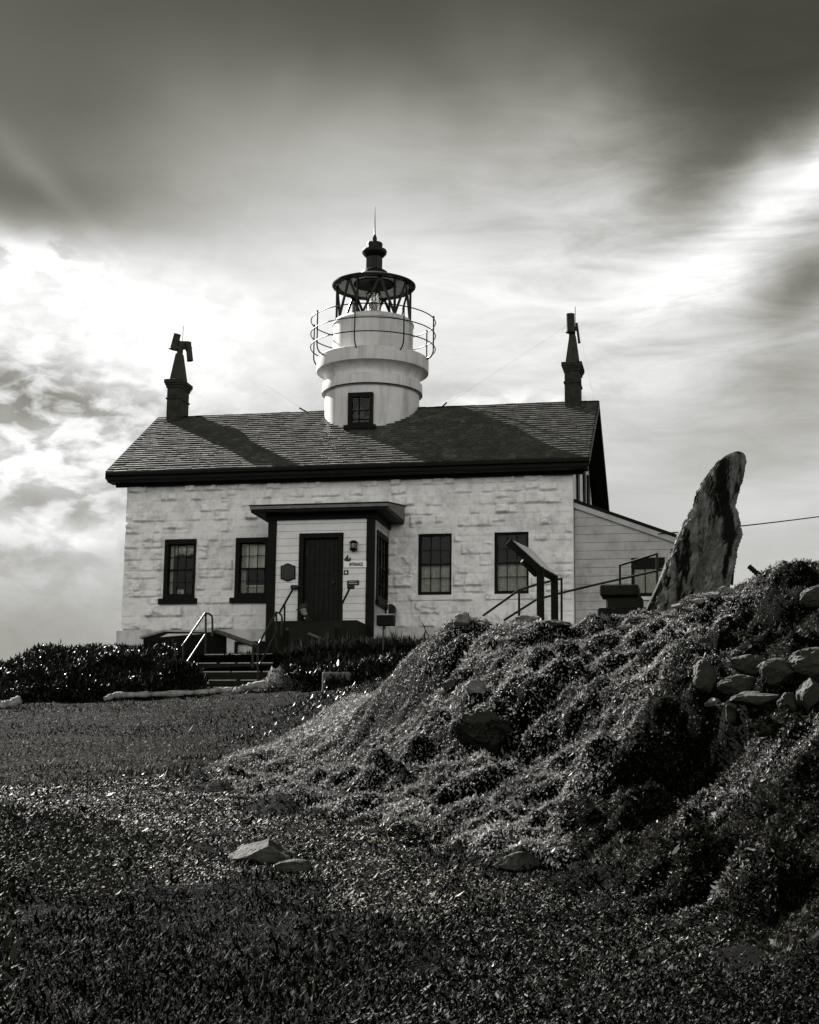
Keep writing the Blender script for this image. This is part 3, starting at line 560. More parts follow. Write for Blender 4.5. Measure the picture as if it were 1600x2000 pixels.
# chimneys
def tilted_tube(mb, c, d, L, r0, r1, n=14): c = Vector(c); d = Vector(d).normalized(); mb.tube([c-d*L/2, c-d*L*.42, c+d*L*.46, c+d*L/2], [r1, r0, r0*.9, r0*.97], n)
for cx, kind in ((.145, 0), (12.33, 1)):
    hw, hd = .215, .40; b = MB(); b.box(cx-hw, cx+hw, yr-hd, yr+hd, 7.4, 9.02)
    for z0, z1, e in ((8.62, 8.67, .03), (8.98, 9.06, .03), (9.061, 9.12, .06), (9.121, 9.24, .085)): b.box(cx-hw-e, cx+hw+e, yr-hd-e, yr+hd+e, z0, z1)
    ch_ = b.build('chimney', 'brick', LH, bevel=.008)
    b = MB(); b.hexa([(cx-.2, yr-.28, 9.24), (cx+.2, yr-.28, 9.24), (cx+.2, yr+.28, 9.24), (cx-.2, yr+.28, 9.24)], [(cx-.09, yr-.12, 10.15), (cx+.09, yr-.12, 10.15), (cx+.09, yr+.12, 10.15), (cx-.09, yr+.12, 10.15)])
    if kind == 0:
        b.tube([(cx, yr, 10.1), (cx+.02, yr, 10.42)], .095, 12); b.tube([(cx-.16, yr-.05, 10.34), (cx+.24, yr+.05, 10.40)], .085, 12)
        tilted_tube(b, (cx-.12, yr-.1, 10.52), (.22, 0, 1), .50, .125, .16); tilted_tube(b, (cx+.27, yr+.1, 10.25), (-.13, 0, 1), .60, .10, .105); b.tube([(cx-.05, yr, 10.25), (cx+.06, yr, 10.5), (cx+.2, yr, 10.48), (cx+.27, yr+.1, 10.3)], .115, 12)
    else:
        b.tube([(cx-.02, yr, 10.1), (cx-.02, yr, 10.35)], .10, 12); b.tube([(cx-.1, yr, 10.42), (cx+.14, yr, 10.36)], .07, 12)
        tilted_tube(b, (cx-.05, yr-.14, 10.50), (.0, 0, 1), .56, .135, .15); tilted_tube(b, (cx+.14, yr+.15, 10.28), (-.12, 0, 1), .62, .04, .05)
    b.build('chimney_pot', 'pot', ch_, smooth=True)
    b = MB(); b.tube([(cx+.08, yr, 10.4), (cx+.08, yr, 11.05)], .010, 6); b.build('spike', 'iron', ch_)
# ---------------- tower
TX0, TY0 = 6.292, 3.43; TC = (TX0, TY0)
b = MB(); b.lathe([(1.40, 5.8), (1.42, 8.59)], TC, 96); b.build('tower_drum', 'tower', LH, smooth=True)
b = MB(); b.lathe([(1.42, 8.575), (1.505, 8.575), (1.51, 8.62), (1.505, 8.80), (1.50, 8.88), (1.42, 8.93), (1.41, 9.0), (1.44, 9.08), (1.51, 9.17), (1.60, 9.235), (1.685, 9.26), (1.69, 9.28), (1.69, 9.65), (1.67, 9.67), (1.1, 9.69)], TC, 120); b.build('gallery_deck', 'tower', LH, smooth=True)
b = MB(); b.lathe([(1.505, 8.565), (1.515, 8.575), (1.515, 8.592), (1.505, 8.6)], TC, 96); b.build('drip_line', 'trim', LH)
b = MB(); b.lathe([(1.21, 9.66), (1.21, 10.70), (1.235, 10.72), (1.235, 10.78), (1.17, 10.86), (1.13, 10.88), (0, 10.88)], TC, 96); b.build('upper_drum', 'tower', LH, smooth=True)
def ringpt(r, a, z): return Vector((TX0+r*math.sin(a), TY0-r*math.cos(a), z))   # a=0 faces the camera side (-y)
a0 = math.atan2(CPOS[0]-TX0, TY0-CPOS[1])
for zz in (10.867, 10.45, 10.03):
    b = MB(); b.tube([ringpt(1.886, 2*math.pi*k/96, zz) for k in range(97)], .017, 6, cap=False); b.build('gallery_rail', 'iron', LH, smooth=True)
for k in range(8):
    a = a0+R(-15.7+45*k-1); b = MB(); b.tube([ringpt(1.886, a, 10.90), ringpt(1.886, a, 9.86), ringpt(1.86, a, 9.75), ringpt(1.80, a, 9.66), ringpt(1.70, a, 9.60), ringpt(1.66, a, 9.60)], .021, 8); b.tube([ringpt(1.886, a, 10.88), ringpt(1.886, a, 10.93)], .032, 8)
    b.build('gallery_post', 'iron', LH, smooth=True)
# lantern
for k in range(6): a = a0+R(6+60*k+28); b = MB(); b.bar(ringpt(1.12, a, 10.86), ringpt(1.12, a, 12.0), .05, .07, (math.sin(a), -math.cos(a), 0)); b.build('lantern_post', 'iron', LH)
b = MB(); nz_ = 7
for k in range(nz_):
    a = a0+R(9+360/nz_*k); a2 = a+R(180/nz_); a3 = a+R(360/nz_)
    b.bar(ringpt(1.11, a, 11.98), ringpt(1.11, a2, 10.86), .075, .04, (math.sin(a), -math.cos(a), 0)); b.bar(ringpt(1.11, a2, 10.86), ringpt(1.11, a3, 11.98), .075, .04, (math.sin(a3), -math.cos(a3), 0))
b.build('lantern_lattice', 'iron', LH)
b = MB(); b.lathe([(1.06, 12.0), (1.02, 12.02), (.55, 12.10), (0, 12.12)], TC, 64); b.build('lantern_ceiling', 'ceil', LH, smooth=True)
b = MB(); b.lathe([(.62, 12.05), (.60, 12.04), (0, 12.04)], TC, 48); b.build('ceiling_vent', 'trim', LH, smooth=True)
b = MB(); b.lathe([(1.06, 11.98), (1.16, 11.93), (1.18, 11.96), (1.24, 11.96), (1.275, 12.0), (1.275, 12.035), (1.22, 12.06), (1.12, 12.10), (.8, 12.22), (.45, 12.36), (.42, 12.40), (.40, 12.46), (.34, 12.5), (.27, 12.52)], TC, 96); b.build('lantern_roof', 'roofm', LH, smooth=True)
for k in range(20):
    a = 2*math.pi*k/20; b = MB(); b.bar(ringpt(1.08, a, 11.95), ringpt(1.25, a, 11.98), .02, .05); b.build('eave_bracket', 'roofm', LH)
b = MB(); b.lathe([(.25, 12.5), (.25, 12.96)], TC, 32, flute=-.14); b.build('vent_stack', 'roofm', LH)
b = MB(); b.lathe([(.25, 12.94), (.30, 12.97), (.37, 13.05), (.385, 13.12), (.37, 13.16), (.25, 13.18), (.235, 13.22), (.25, 13.36), (.24, 13.39), (.14, 13.41), (.07, 13.47), (.07, 13.58), (.045, 13.60), (.05, 13.64), (.028, 13.68), (.012, 14.2), (.004, 14.66), (0, 14.67)], TC, 40); b.build('finial', 'iron', LH, smooth=True)
b = MB(); b.lathe([(.22, 10.9), (.22, 11.08), (.20, 11.1)], TC, 32); b.lathe([(.21, 11.78), (.20, 11.82), (0, 11.84)], TC, 32)
for k in range(6): a = 2*math.pi*k/6; b.bar(ringpt(.225, a, 11.05), ringpt(.225, a, 11.8), .02, .02)
lf = b.build('lens_frame', 'iron', LH)
b = MB(); prof = []
for k in range(15):
    z = 11.1+k*.046; r_ = .205-.05*abs(k-7)/7; prof += [(r_-.02, z), (r_+.008, z+.016)]
b.lathe(prof, TC, 40); b.build('lens', 'lens', lf)
# tower window
yp = TY0-1.53; A = onplane(680, 767, [0, yp, 0], [0, 1, 0]); B = onplane(727, 829, [0, yp, 0], [0, 1, 0]); x0, x1, z0, z1 = A[0], B[0], B[2], A[2]
b = MB(); f_ = .12; b.box(x0, x0+f_, yp, yp+.25, z0, z1); b.box(x1-f_*.7, x1, yp, yp+.25, z0, z1); b.box(x0+f_, x1-f_*.7, yp, yp+.25, z1-.14, z1); b.box(x0+f_, x1-f_*.7, yp, yp+.25, z0, z0+.08); tw = b.build('window', 'sash', LH)
b = MB(); b.box(x0-.11, x1+.10, yp-.06, yp+.2, z0-.12, z0); b.build('sill', 'trim', tw, bevel=.005)
b = MB(); b.box(x0+.02, x1-.02, yp+.055, yp+.06, z0, z1); b.build('pane', 'glass', tw)
b = MB(); xm = x0+f_+.21; b.box(xm-.012, xm+.012, yp+.03, yp+.05, z0, z1-.1); b.box(x0+f_, x1-.08, yp+.03, yp+.05, z0+.17, z0+.19); b.box(x0+f_, x1-.08, yp+.03, yp+.05, z0+.43, z0+.45); b.build('glazing_bars', 'sash', tw)
b = MB(); b.box(x0, x1, yp+.095, yp+.105, z0, z1); b.build('recess', 'room', tw)
b = MB(); b.lathe([(.0, z0+.56), (.06, z0+.55), (.12, z0+.50), (.14, z0+.40), (.14, z0+.1)], (0, 0), 20); b.v = [(x0+f_+.20+v[0], yp+.085+v[1]*.12, v[2]) for v in b.v]; b.box(x1-.22, x1-.10, yp+.075, yp+.09, z0+.05, z0+.26)
o = b.build('inner_shade', 'conc', tw, smooth=True); o.scale[1] = 1
b = MB(); a1 = [ringpt(1.425, R(t), 7.95) for t in (-24, -12, 0, 12, 22)]
# ---------------- porch
PX0, PX1, PY, PT = 4.78, 7.61, -1.9, 3.92; DX0, DX1, DZ0, DZ1 = 5.60, 6.79, 1.17, 3.50
def clap(mb, x0, x1, z0, z1, pitch, place, opens=(), th=.02, top=None):
    z = z0; k = 0
    cuts = sorted(set([z0, z1]+[q for o in opens for q in (o[2], o[3]) if z0 < q < z1]))
    while z < z1-.01:
        zn = min(z0+(k+1)*pitch, z1); ss = [z]+[q for q in cuts if z < q < zn]+[zn]
        for s0, s1 in zip(ss[:-1], ss[1:]):
            iv = [(x0, x1)]
            for o in opens:
                if o[2] < (s0+s1)/2 < o[3]:
                    n2 = []
                    for a, c in iv:
                        if a < o[0]: n2.append((a, min(c, o[0])))
                        if c > o[1]: n2.append((max(a, o[1]), c))
                    iv = n2
            for a, c in iv:
                if c-a < .01: continue
                g0 = .007 if s0 == z else 0
                if top:
                    q = [(a, s0+g0), (c, s0+g0), (c, s1), (a, s1)]; out = []
                    for (xa, za), (xb, zb) in zip(q, q[1:]+q[:1]):
                        fa, fb = top(xa)-za, top(xb)-zb
                        if fa >= 0: out.append((xa, za))
                        if (fa >= 0) != (fb >= 0): tt = fa/(fa-fb); out.append((xa+(xb-xa)*tt, za+(zb-za)*tt))
                    if len(out) < 3: continue
                    mb.prism([place(px, pz, 0) for px, pz in out], Vector(place(0, 0, th))-Vector(place(0, 0, 0)))
                else: mb.prism([place(a, s0+g0, 0), place(c, s0+g0, 0), place(c, s1, 0), place(a, s1, 0)], Vector(place(0, 0, th))-Vector(place(0, 0, 0)))
        z = zn; k += 1
b = MB(); clap(b, PX0+.02, PX1-.02, 1.05, PT, .193, lambda x, z, t: (x, PY+.03-t, z), [(DX0, DX1, 0, DZ1)]); b.build('porch_wall', 'board', LH, bevel=.003)
sw0 = onplane(737, 1035, [PX1, 0, 0], [1, 0, 0]); sw1 = onplane(757.5, 1052, [PX1, 0, 0], [1, 0, 0]); sw2 = onplane(737, 1172, [PX1, 0, 0], [1, 0, 0]); sy0, sy1, sz0, sz1 = sw0[1], sw1[1], sw2[2], sw0[2]
b = MB(); clap(b, PY+.05, 0, 1.05, PT, .193, lambda x, z, t: (PX1-.03+t, x, z), [(sy0, sy1, sz0, sz1)]); b.build('porch_side_wall', 'boardg', LH, bevel=.003)  # side boards in a darker grey than the porch front
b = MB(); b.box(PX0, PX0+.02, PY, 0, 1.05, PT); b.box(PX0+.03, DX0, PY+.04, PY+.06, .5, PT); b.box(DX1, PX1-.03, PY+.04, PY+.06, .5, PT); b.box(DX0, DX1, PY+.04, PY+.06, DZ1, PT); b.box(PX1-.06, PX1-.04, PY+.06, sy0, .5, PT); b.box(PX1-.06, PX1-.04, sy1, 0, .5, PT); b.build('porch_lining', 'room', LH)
b = MB(); b.box(PX0+.01, PX1, PY-.01, PY+.03, .0, 1.05); b.box(PX1-.04, PX1+.01, PY+.03, -.07, .0, 1.05); b.build('porch_plinth', 'plinth', LH)
for xa, xb in ((PX0-.03, PX0+.20), (PX1-.20, PX1+.015)): b = MB(); b.box(xa, xb, PY-.025, PY+.09, .3, PT); b.build('corner_post', 'trim', LH, bevel=.006)
b = MB(); b.box(PX0-.1, PX1+.06, PY-.06, PY+.0, PT-.06, PT+.14); b.box(PX1+.0, PX1+.05, PY, -.02, PT-.06, PT+.14); b.box(4.37, 8.02, -2.28, -.03, PT+.10, PT+.17); b.build('porch_fascia', 'trim', LH, bevel=.005)
b = MB(); b.hexa([(4.35, -2.31, 4.10), (8.04, -2.31, 4.10), (8.04, -.02, 4.42), (4.35, -.02, 4.42)], [(4.35, -2.31, 4.18), (8.04, -2.31, 4.18), (8.04, -.02, 4.50), (4.35, -.02, 4.50)])
b.prism([(4.35, -.03, 4.09), (4.35, -2.30, 4.09), (4.35, -.03, 4.42)], (3.69, 0, 0)); b.build('porch_roof', 'shed', LH)
b = MB(); b.hexa([(4.33, -2.33, 4.185), (8.06, -2.33, 4.185), (8.06, -.02, 4.51), (4.33, -.02, 4.51)], [(4.33, -2.33, 4.215), (8.06, -2.33, 4.215), (8.06, -.02, 4.54), (4.33, -.02, 4.54)]); b.build('porch_roof_edge', 'trim', LH)
# door
b = MB(); b.box(DX0, DX0+.13, PY-.02, PY+.2, DZ0, DZ1); b.box(DX1-.13, DX1, PY-.02, PY+.2, DZ0, DZ1); b.box(DX0+.13, DX1-.13, PY-.02, PY+.2, DZ1-.13, DZ1); b.box(DX0, DX1, PY-.08, PY+.3, DZ0-.08, DZ0); df = b.build('door', 'trim', LH, bevel=.006)
b = MB(); b.box(DX0+.13, DX1-.13, PY+.10, PY+.14, DZ0, DZ1-.13)
for k in range(7): b.box(DX0+.15+k*.132, DX0+.27+k*.132, PY+.085, PY+.105, DZ0+.05, DZ1-.2)
b.build('door_leaf', 'door', df, bevel=.004)
b = MB(); b.box(DX0+.2, DX0+.215, PY+.05, PY+.08, 2.9, 3.12); b.build('door_hinge', 'rail', df); b = MB(); b.tube([(DX1-.25, PY+.06, 2.2), (DX1-.25, PY+.0, 2.2)], .03, 10); b.build('door_handle', 'rail', df)
# side window in the porch
b = MB(); t_ = .09; xx = PX1-.02
b.box(xx, xx+.05, sy0, sy0+t_, sz0, sz1); b.box(xx, xx+.05, sy1-t_, sy1, sz0, sz1); b.box(xx, xx+.05, sy0+t_, sy1-t_, sz1-.14, sz1); b.box(xx, xx+.05, sy0+t_, sy1-t_, sz0, sz0+.12); w_ = b.build('window', 'sash', LH)
b = MB(); b.box(xx-.01, xx+.1, sy0-.08, sy1+.08, sz0-.13, sz0); b.build('sill', 'trim', w_)
b = MB(); b.box(xx+.002, xx+.006, sy0+t_, sy1-t_, sz0, sz1); b.build('pane', 'glass', w_)
b = MB()
for k in (1, 2): yy = sy0+t_+(sy1-sy0-2*t_)*k/3; b.box(xx+.008, xx+.03, yy-.01, yy+.01, sz0, sz1)
for k in (1, 2, 3): zz = sz0+(sz1-sz0)*k/4; b.box(xx+.009, xx+.029, sy0+t_, sy1-t_, zz-.012, zz+.012)
b.build('glazing_bars', 'sash', w_)
b = MB(); b.box(xx-.15, xx-.12, sy0, sy1, sz0, sz1); b.build('recess', 'room', w_)
# platform and steps to the door
b = MB(); q0 = onplane(556, 1211, [0, -3.0, 0], [0, 1, 0]); q1 = onplane(698, 1213, [0, -3.0, 0], [0, 1, 0]); b.box(q0[0]-.3, q1[0], -3.0, PY-.03, -.3, DZ0-.09); b.box(q0[0]+.2, q1[0]-.5, -3.32, -3.0, -.3, DZ0-.27); b.build('doorstep', 'concd', LH, bevel=.012)
# lean-to
b = MB(); YL = .3; lt = lambda x: 4.50-.381*(x-12.62)
lw0 = onplane(1233, 1090, [0, YL, 0], [0, 1, 0]); lw1 = onplane(1300, 1165, [0, YL, 0], [0, 1, 0])
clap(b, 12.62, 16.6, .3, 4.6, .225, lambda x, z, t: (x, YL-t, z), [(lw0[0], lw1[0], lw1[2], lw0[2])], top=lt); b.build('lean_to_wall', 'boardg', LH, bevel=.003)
b = MB(); b.prism([(12.62, YL+.02, 0), (16.58, YL+.02, 0), (16.58, YL+.02, lt(16.58)), (12.62, YL+.02, lt(12.62))], (0, .03, 0)); b.box(16.5, 16.6, YL, 5.5, 0, 2.9); b.build('lean_to_lining', 'room', LH)
b = MB(); b.hexa([(12.61, YL-.12, lt(12.62)+.05), (16.8, YL-.12, lt(16.8)+.05), (16.8, 5.7, lt(16.8)+.05), (12.61, 5.7, lt(12.62)+.05)], [(12.61, YL-.12, lt(12.62)+.14), (16.8, YL-.12, lt(16.8)+.14), (16.8, 5.7, lt(16.8)+.14), (12.61, 5.7, lt(12.62)+.14)]); b.build('lean_to_roof', 'trim', LH)
b = MB(); b.hexa([(12.61, YL-.10, lt(12.62)-.10), (16.75, YL-.10, lt(16.75)-.10), (16.75, YL-.02, lt(16.75)-.10), (12.61, YL-.02, lt(12.62)-.10)], [(12.61, YL-.10, lt(12.62)+.045), (16.75, YL-.10, lt(16.75)+.045), (16.75, YL-.02, lt(16.75)+.045), (12.61, YL-.02, lt(12.62)+.045)]); b.build('lean_to_rake', 'boardg', LH)
x0, x1, z0, z1 = lw0[0], lw1[0], lw1[2], lw0[2]
b = MB(); b.box(x0, x0+.08, YL-.03, YL+.1, z0, z1); b.box(x1-.07, x1, YL-.03, YL+.1, z0, z1); b.box(x0+.08, x1-.07, YL-.03, YL+.1, z1-.3, z1); b.box(x0+.08, x1-.07, YL-.03, YL+.1, z0, z0+.1); w_ = b.build('window', 'sash', LH)
b = MB(); b.box(x0-.05, x1+.05, YL-.07, YL, z0-.09, z0); b.build('sill', 'stone', w_)
b = MB(); b.box(x0+.08, x1-.07, YL-.004, YL+.002, z0+.1, z1-.3); b.build('pane', 'glass', w_)
b = MB(); xm = (x0+x1)/2-.08; b.box(xm-.014, xm+.014, YL-.02, YL-.006, z0+.1, z1-.3); b.build('glazing_bars', 'sash', w_)
V, F = grid_curtain(x0+.05, x1-.05, z0+.05, z1-.3, YL+.008, .004, 40); npmesh('curtain', V, F, 'curtd', w_)

# ================================================================== things fixed to the porch front
def P19(px, py, y=PY-.03): return Vector(onplane(px, py, [0, y, 0], [0, 1, 0]))
t = thing('wall_plaque', 'dark plaque with curved top and bottom left of the door', 'plaque', P19(562, 1118))
pl = [P19(*q) for q in ((548, 1105), (553, 1104), (558, 1101), (562, 1100), (566, 1101), (572, 1104), (577, 1105), (577, 1131), (572, 1131), (567, 1134), (562, 1135.5), (557, 1134), (552, 1131), (548, 1131))]
b = MB(); b.prism(pl, (0, .025, 0)); b.build('plate', 'trim', t, bevel=.004)
c_ = sum(pl, Vector())/len(pl); b = MB(); b.prism([c_+(p-c_)*.86+Vector((0, -.006, 0)) for p in pl], (0, .005, 0)); b.build('raised_field', 'signb', t)
t = thing('wall_lamp', 'round caged black lamp on boards right of the door', 'lamp', P19(692, 1067)); c = P19(692, 1067)
b = MB(); b.lathe([(.0, c.z+.15), (.06, c.z+.14), (.115, c.z+.09), (.12, c.z+.075), (.085, c.z+.06)], (c.x, c.y-.07), 20); b.box(c.x-.03, c.x+.03, c.y-.08, c.y+.02, c.z-.02, c.z+.04); b.build('lamp_hood', 'iron', t, smooth=True)
b = MB(); b.lathe([(.08, c.z+.06), (.085, c.z), (.07, c.z-.08), (0, c.z-.09)], (c.x, c.y-.07), 20); b.build('lamp_glass', 'lens', t, smooth=True)
b = MB(); b.lathe([(.085, c.z-.06), (.115, c.z-.075), (.08, c.z-.12), (.03, c.z-.15), (0, c.z-.155)], (c.x, c.y-.07), 20)
for k in range(6): a = k*math.pi/3; b.bar((c.x+.085*math.cos(a), c.y-.07+.085*math.sin(a), c.z-.08), (c.x+.085*math.cos(a), c.y-.07+.085*math.sin(a), c.z+.08), .012, .012)
b.build('lamp_cage', 'iron', t)
t = thing('hanging_ornament', 'dark sail shaped ornament above the entrance sign', 'ornament', P19(677, 1091)); b = MB()
b.prism([P19(*q) for q in ((672, 1094), (675, 1089), (679.5, 1083), (680, 1088), (681, 1093), (679, 1095.5))], (0, .02, 0)); b.build('sail', 'signb', t)
b = MB(); b.tube([P19(680, 1094.5), P19(683, 1094), P19(684.5, 1091), P19(683.5, 1088)], [.02, .022, .02, .008], 8); b.build('hook', 'signb', t)
t = thing('entrance_sign', 'narrow white sign board lettered ENTRANCE right of the door', 'sign', P19(694, 1102)); a_ = P19(671.6, 1097); c_ = P19(715.5, 1108)
b = MB(); b.box(a_.x, c_.x, PY-.028, PY-.0, c_.z, a_.z); b.build('board', 'signw', t, bevel=.002)
def text(body, loc, size, m, parent, name='lettering', w=None):
    cu = bpy.data.curves.new(name, 'FONT'); cu.body = body; cu.size = size; cu.extrude = .003; cu.align_x = 'CENTER'; cu.align_y = 'CENTER'; cu.offset = .004
    tmp = bpy.data.objects.new('tmp', cu); COL.objects.link(tmp); bpy.context.view_layer.update(); me = bpy.data.meshes.new_from_object(tmp.evaluated_get(bpy.context.evaluated_depsgraph_get()))
    bpy.data.objects.remove(tmp); sx = w/max(v.co.x*2 for v in me.vertices) if w else 1
    mt = Matrix.Translation(loc)@Matrix.Rotation(R(90), 4, 'X')@Matrix.Diagonal((sx, 1, 1, 1)); me.transform(mt); me.materials.append(M[m]); o = bpy.data.objects.new(name, me); COL.objects.link(o); o.parent = parent; o.matrix_parent_inverse = Matrix.Translation(-root_loc(parent))
tx = P19(695.5, 1102.5); text('ENTRANCE', (tx.x, PY-.033, tx.z), .115, 'signb', t, w=.36)
t = thing('small_square_sign', 'small dark square sign with a white mark beside the door frame', 'sign', P19(675, 1118)); a_ = P19(671.7, 1113.5); c_ = P19(680, 1122)
b = MB(); b.box(a_.x, c_.x, PY-.02, PY+.0, c_.z, a_.z); b.build('board', 'signb', t)
m_ = (a_+c_)/2; b = MB(); b.lathe([(0, 0), (.022, 0), (.022, .001)], (0, 0), 8); b.v = [(m_.x+v[0], PY-.024, m_.z-.005+v[1]*1.5) for v in b.v]; b.build('mark', 'signw', t)
t = thing('small_notice_board', 'narrow dark notice with pale lines below the entrance sign', 'sign', P19(690, 1137)); a_ = P19(678, 1133.5); c_ = P19(701, 1142)
b = MB(); b.box(a_.x, c_.x, PY-.02, PY+.0, c_.z, a_.z); b.build('board', 'signb', t)
b = MB(); wd = c_.x-a_.x; hh = a_.z-c_.z
for u0_, u1_, v_ in ((.18, .3, .68), (.32, .46, .7), (.48, .6, .68), (.70, .73, .6), (.15, .55, .3), (.58, .85, .3)): b.box(a_.x+wd*u0_, a_.x+wd*u1_, PY-.024, PY-.021, c_.z+hh*v_-.006, c_.z+hh*v_+(.006 if u0_ != .70 else .03))
b.build('lines', 'light', t)
# gas meter by the porch corner
mp = Vector(onplane(766, 1190, [0, -.3, 0], [0, 1, 0])); t = thing('wall_meter', 'dark round meter with white pipe on the wall behind the porch', 'meter', mp)
b = MB(); b.tube([(mp.x-.02, mp.y-.12, mp.z), (mp.x-.02, mp.y+.05, mp.z)], .13, 16); b.box(mp.x-.13, mp.x+.1, mp.y-.06, mp.y+.08, mp.z-.18, mp.z-.12); b.box(mp.x-.10, mp.x+.06, mp.y, mp.y+.3, mp.z-.05, mp.z+.05); b.build('body', 'railb', t, smooth=True)
b = MB(); b.tube([(mp.x-.10, mp.y-.12, mp.z+.14), (mp.x-.10, mp.y-.12, mp.z-.2), (mp.x-.10, mp.y-.12, mp.z-.75)], .022, 8); b.build('pipe', 'light', t)

# ================================================================== mailbox on a post
D = 36.2; c = Vector(at(754, 1212, D)); gz = hit(748, 1300, 30, 39)
t = thing('letter_box', 'dark box with pale lid edge on a thin pole before the porch', 'box', (c.x, c.y, c.z-.9))
k = D/3000; b = MB(); b.box(c.x-17*k, c.x+17*k, c.y-.12, c.y+.14, c.z-10*k, c.z+9*k); b.build('box_body', 'trim', t, bevel=.008)
b = MB(); b.box(c.x-18*k, c.x+18*k, c.y-.15, c.y+.17, c.z+9.2*k, c.z+12*k); b.build('lid', 'gwood', t, bevel=.004)
b = MB(); b.box(c.x-6*k, c.x-1*k, c.y-.04, c.y+.04, c.z-16*k, c.z-10*k); b.build('bracket', 'iron', t)
b = MB(); b.tube([(c.x-5*k, c.y, c.z-16*k), (c.x-5*k, c.y, c.z-1.4)], .022, 10); b.build('pole', 'rail', t, smooth=True)

# ================================================================== garden stairs
SG = thing('garden_stairs', 'dark concrete steps with sunlit-toned pale nosings climbing to the house', 'stairs', at(450, 1345, 37))
ST_ = [(1277, 395, 537, 38.9), (1294, 377, 537, 38.55), (1311, 383, 530, 38.2), (1327.5, 397, 510, 37.85), (1341.5, 380, 505, 37.5)]
for i, (py, xa, xb, D) in enumerate(ST_):
    a = at(xa, py, D); c = at(xb, py, D); zt = (a[2]+c[2])/2; y = (a[1]+c[1])/2; h = .23; b = MB(); b.box(a[0], c[0], y, y+1.2+(.0 if i else 1.5), zt-h-.6, zt-.012); b.build('step', 'concd', SG, bevel=.008)
    b = MB(); x = a[0]
    while x < c[0]-.1:
        x1 = min(x+random.uniform(.3, .9), c[0]); b.box(x, x1, y-.008, y+.05, zt-.022, zt-.0); x = x1+random.uniform(.02, .12)
    b.build('lit_edge_strip', 'nose', SG)  # pale strips: light catching the step edges put into colour
def railing(name, label, parts, m, r=.026, group=None):
    t = thing(name, label, 'handrail', at(*parts[0][1][-1]), group)
    for nm, pts in parts:
        b = MB(); b.tube([at(*p) for p in pts], r, 10); b.build(nm, m, t, smooth=True)
    return t
railing('stair_handrail', 'bent metal handrail on the left side of the garden steps', [('top_rail', [(356, 1262, 37.2), (360, 1257, 37.2), (401, 1197.5, 38.6), (409, 1199, 38.6), (414, 1203, 38.6), (415, 1209, 38.6), (415, 1243, 38.6)]), ('lower_rail', [(362, 1299, 37.2), (401, 1240, 38.6)]), ('post', [(402, 1199, 38.62), (402, 1278, 38.62)]), ('post', [(343, 1257, 36.9), (343, 1312, 36.9)]), ('post', [(358, 1259, 37.2), (358, 1312, 37.2)])], 'rail', group='garden step handrails')
railing('stair_handrail', 'bent metal handrail on the right side of the garden steps', [('top_rail', [(494, 1259, 36.9), (503, 1262, 37.2), (506, 1257, 37.2), (540, 1196, 38.6), (546, 1197.5, 38.6), (550, 1202, 38.6), (551, 1208, 38.6), (550, 1243, 38.6)]), ('lower_rail', [(507, 1298, 37.2), (539, 1238, 38.6)]), ('post', [(540, 1198, 38.62), (540, 1266, 38.62)]), ('post', [(494, 1258, 36.9), (494, 1304, 36.9)]), ('post', [(504, 1260, 37.2), (504, 1336, 37.2)])], 'rail', group='garden step handrails')
for lab, px, py, pts, post in (('dark door rail with block end, left of the doorway', 575, 1147, [(571, 1153, 40.0), (546, 1197, 38.9)], [(556, 1180, 39.3), (556, 1245, 39.3)]), ('dark door rail with block end, right of the doorway', 685.5, 1146.5, [(682, 1152, 39.4), (669, 1178, 38.8)], [(668, 1178, 38.8), (667, 1262, 38.8)])):
    t = thing('door_handrail', lab, 'handrail', at(*post[1]), 'rails beside the door'); c = Vector(at(px, py, pts[0][2])); b = MB(); b.box(c.x-.095, c.x+.095, c.y-.06, c.y+.06, c.z-.055, c.z+.055); b.build('end_block', 'railb', t, bevel=.025)
    b = MB(); b.tube([at(*p) for p in pts], .028, 10); b.build('rail', 'railb', t, smooth=True)
    b = MB(); b.tube([at(*p) for p in post], .026, 10); b.build('post', 'railb', t, smooth=True)
# timber barriers beside the steps
t = thing('timber_barrier', 'dark timber barrier with sloping capping board below the left windows', 'barrier', at(420, 1280, 39.3))
def slab(mb, pts, thick, depth=(0, .35, 0)):
    P_ = [Vector(p) for p in pts]; dn = Vector((0, 0, -thick)); d = Vector(depth)
    for a, c in zip(P_[:-1], P_[1:]): mb.hexa([a, c, c+d, a+d], [a+dn, c+dn, c+d+dn, a+d+dn])
b = MB(); slab(b, [at(273, 1243, 38.7), at(322, 1230, 39.5)], .05); slab(b, [at(322, 1230, 39.5), at(418, 1231, 39.5)], .05); b.build('capping', 'gwood', t)
b = MB(); b.prism([at(280, 1247, 38.9), at(322, 1233.5, 39.55), at(441, 1234, 39.55), at(441, 1258, 39.55), at(441, 1290, 39.55), at(280, 1290, 38.9)], (0, .08, 0)); b.build('panel', 'dwood', t)
b = MB(); b.prism([at(415, 1231, 39.5), at(424, 1229, 39.9), at(499, 1255, 38.3), at(504, 1260, 38.0), at(500, 1262, 38.0)], (0, .0, -.03)); b.build('sloping_board', 'conc', t)
b = MB(); b.prism([at(415, 1231.5, 39.48), at(502, 1261, 38.0), at(503, 1267, 38.0), at(440, 1243, 39.1), at(415, 1238, 39.48)], (0, .05, -.01)); b.build('board_edge', 'dwood', t)
t = thing('timber_barrier', 'dark barrier with pale capping sloping down right of the doorstep', 'barrier', at(600, 1280, 38.3))
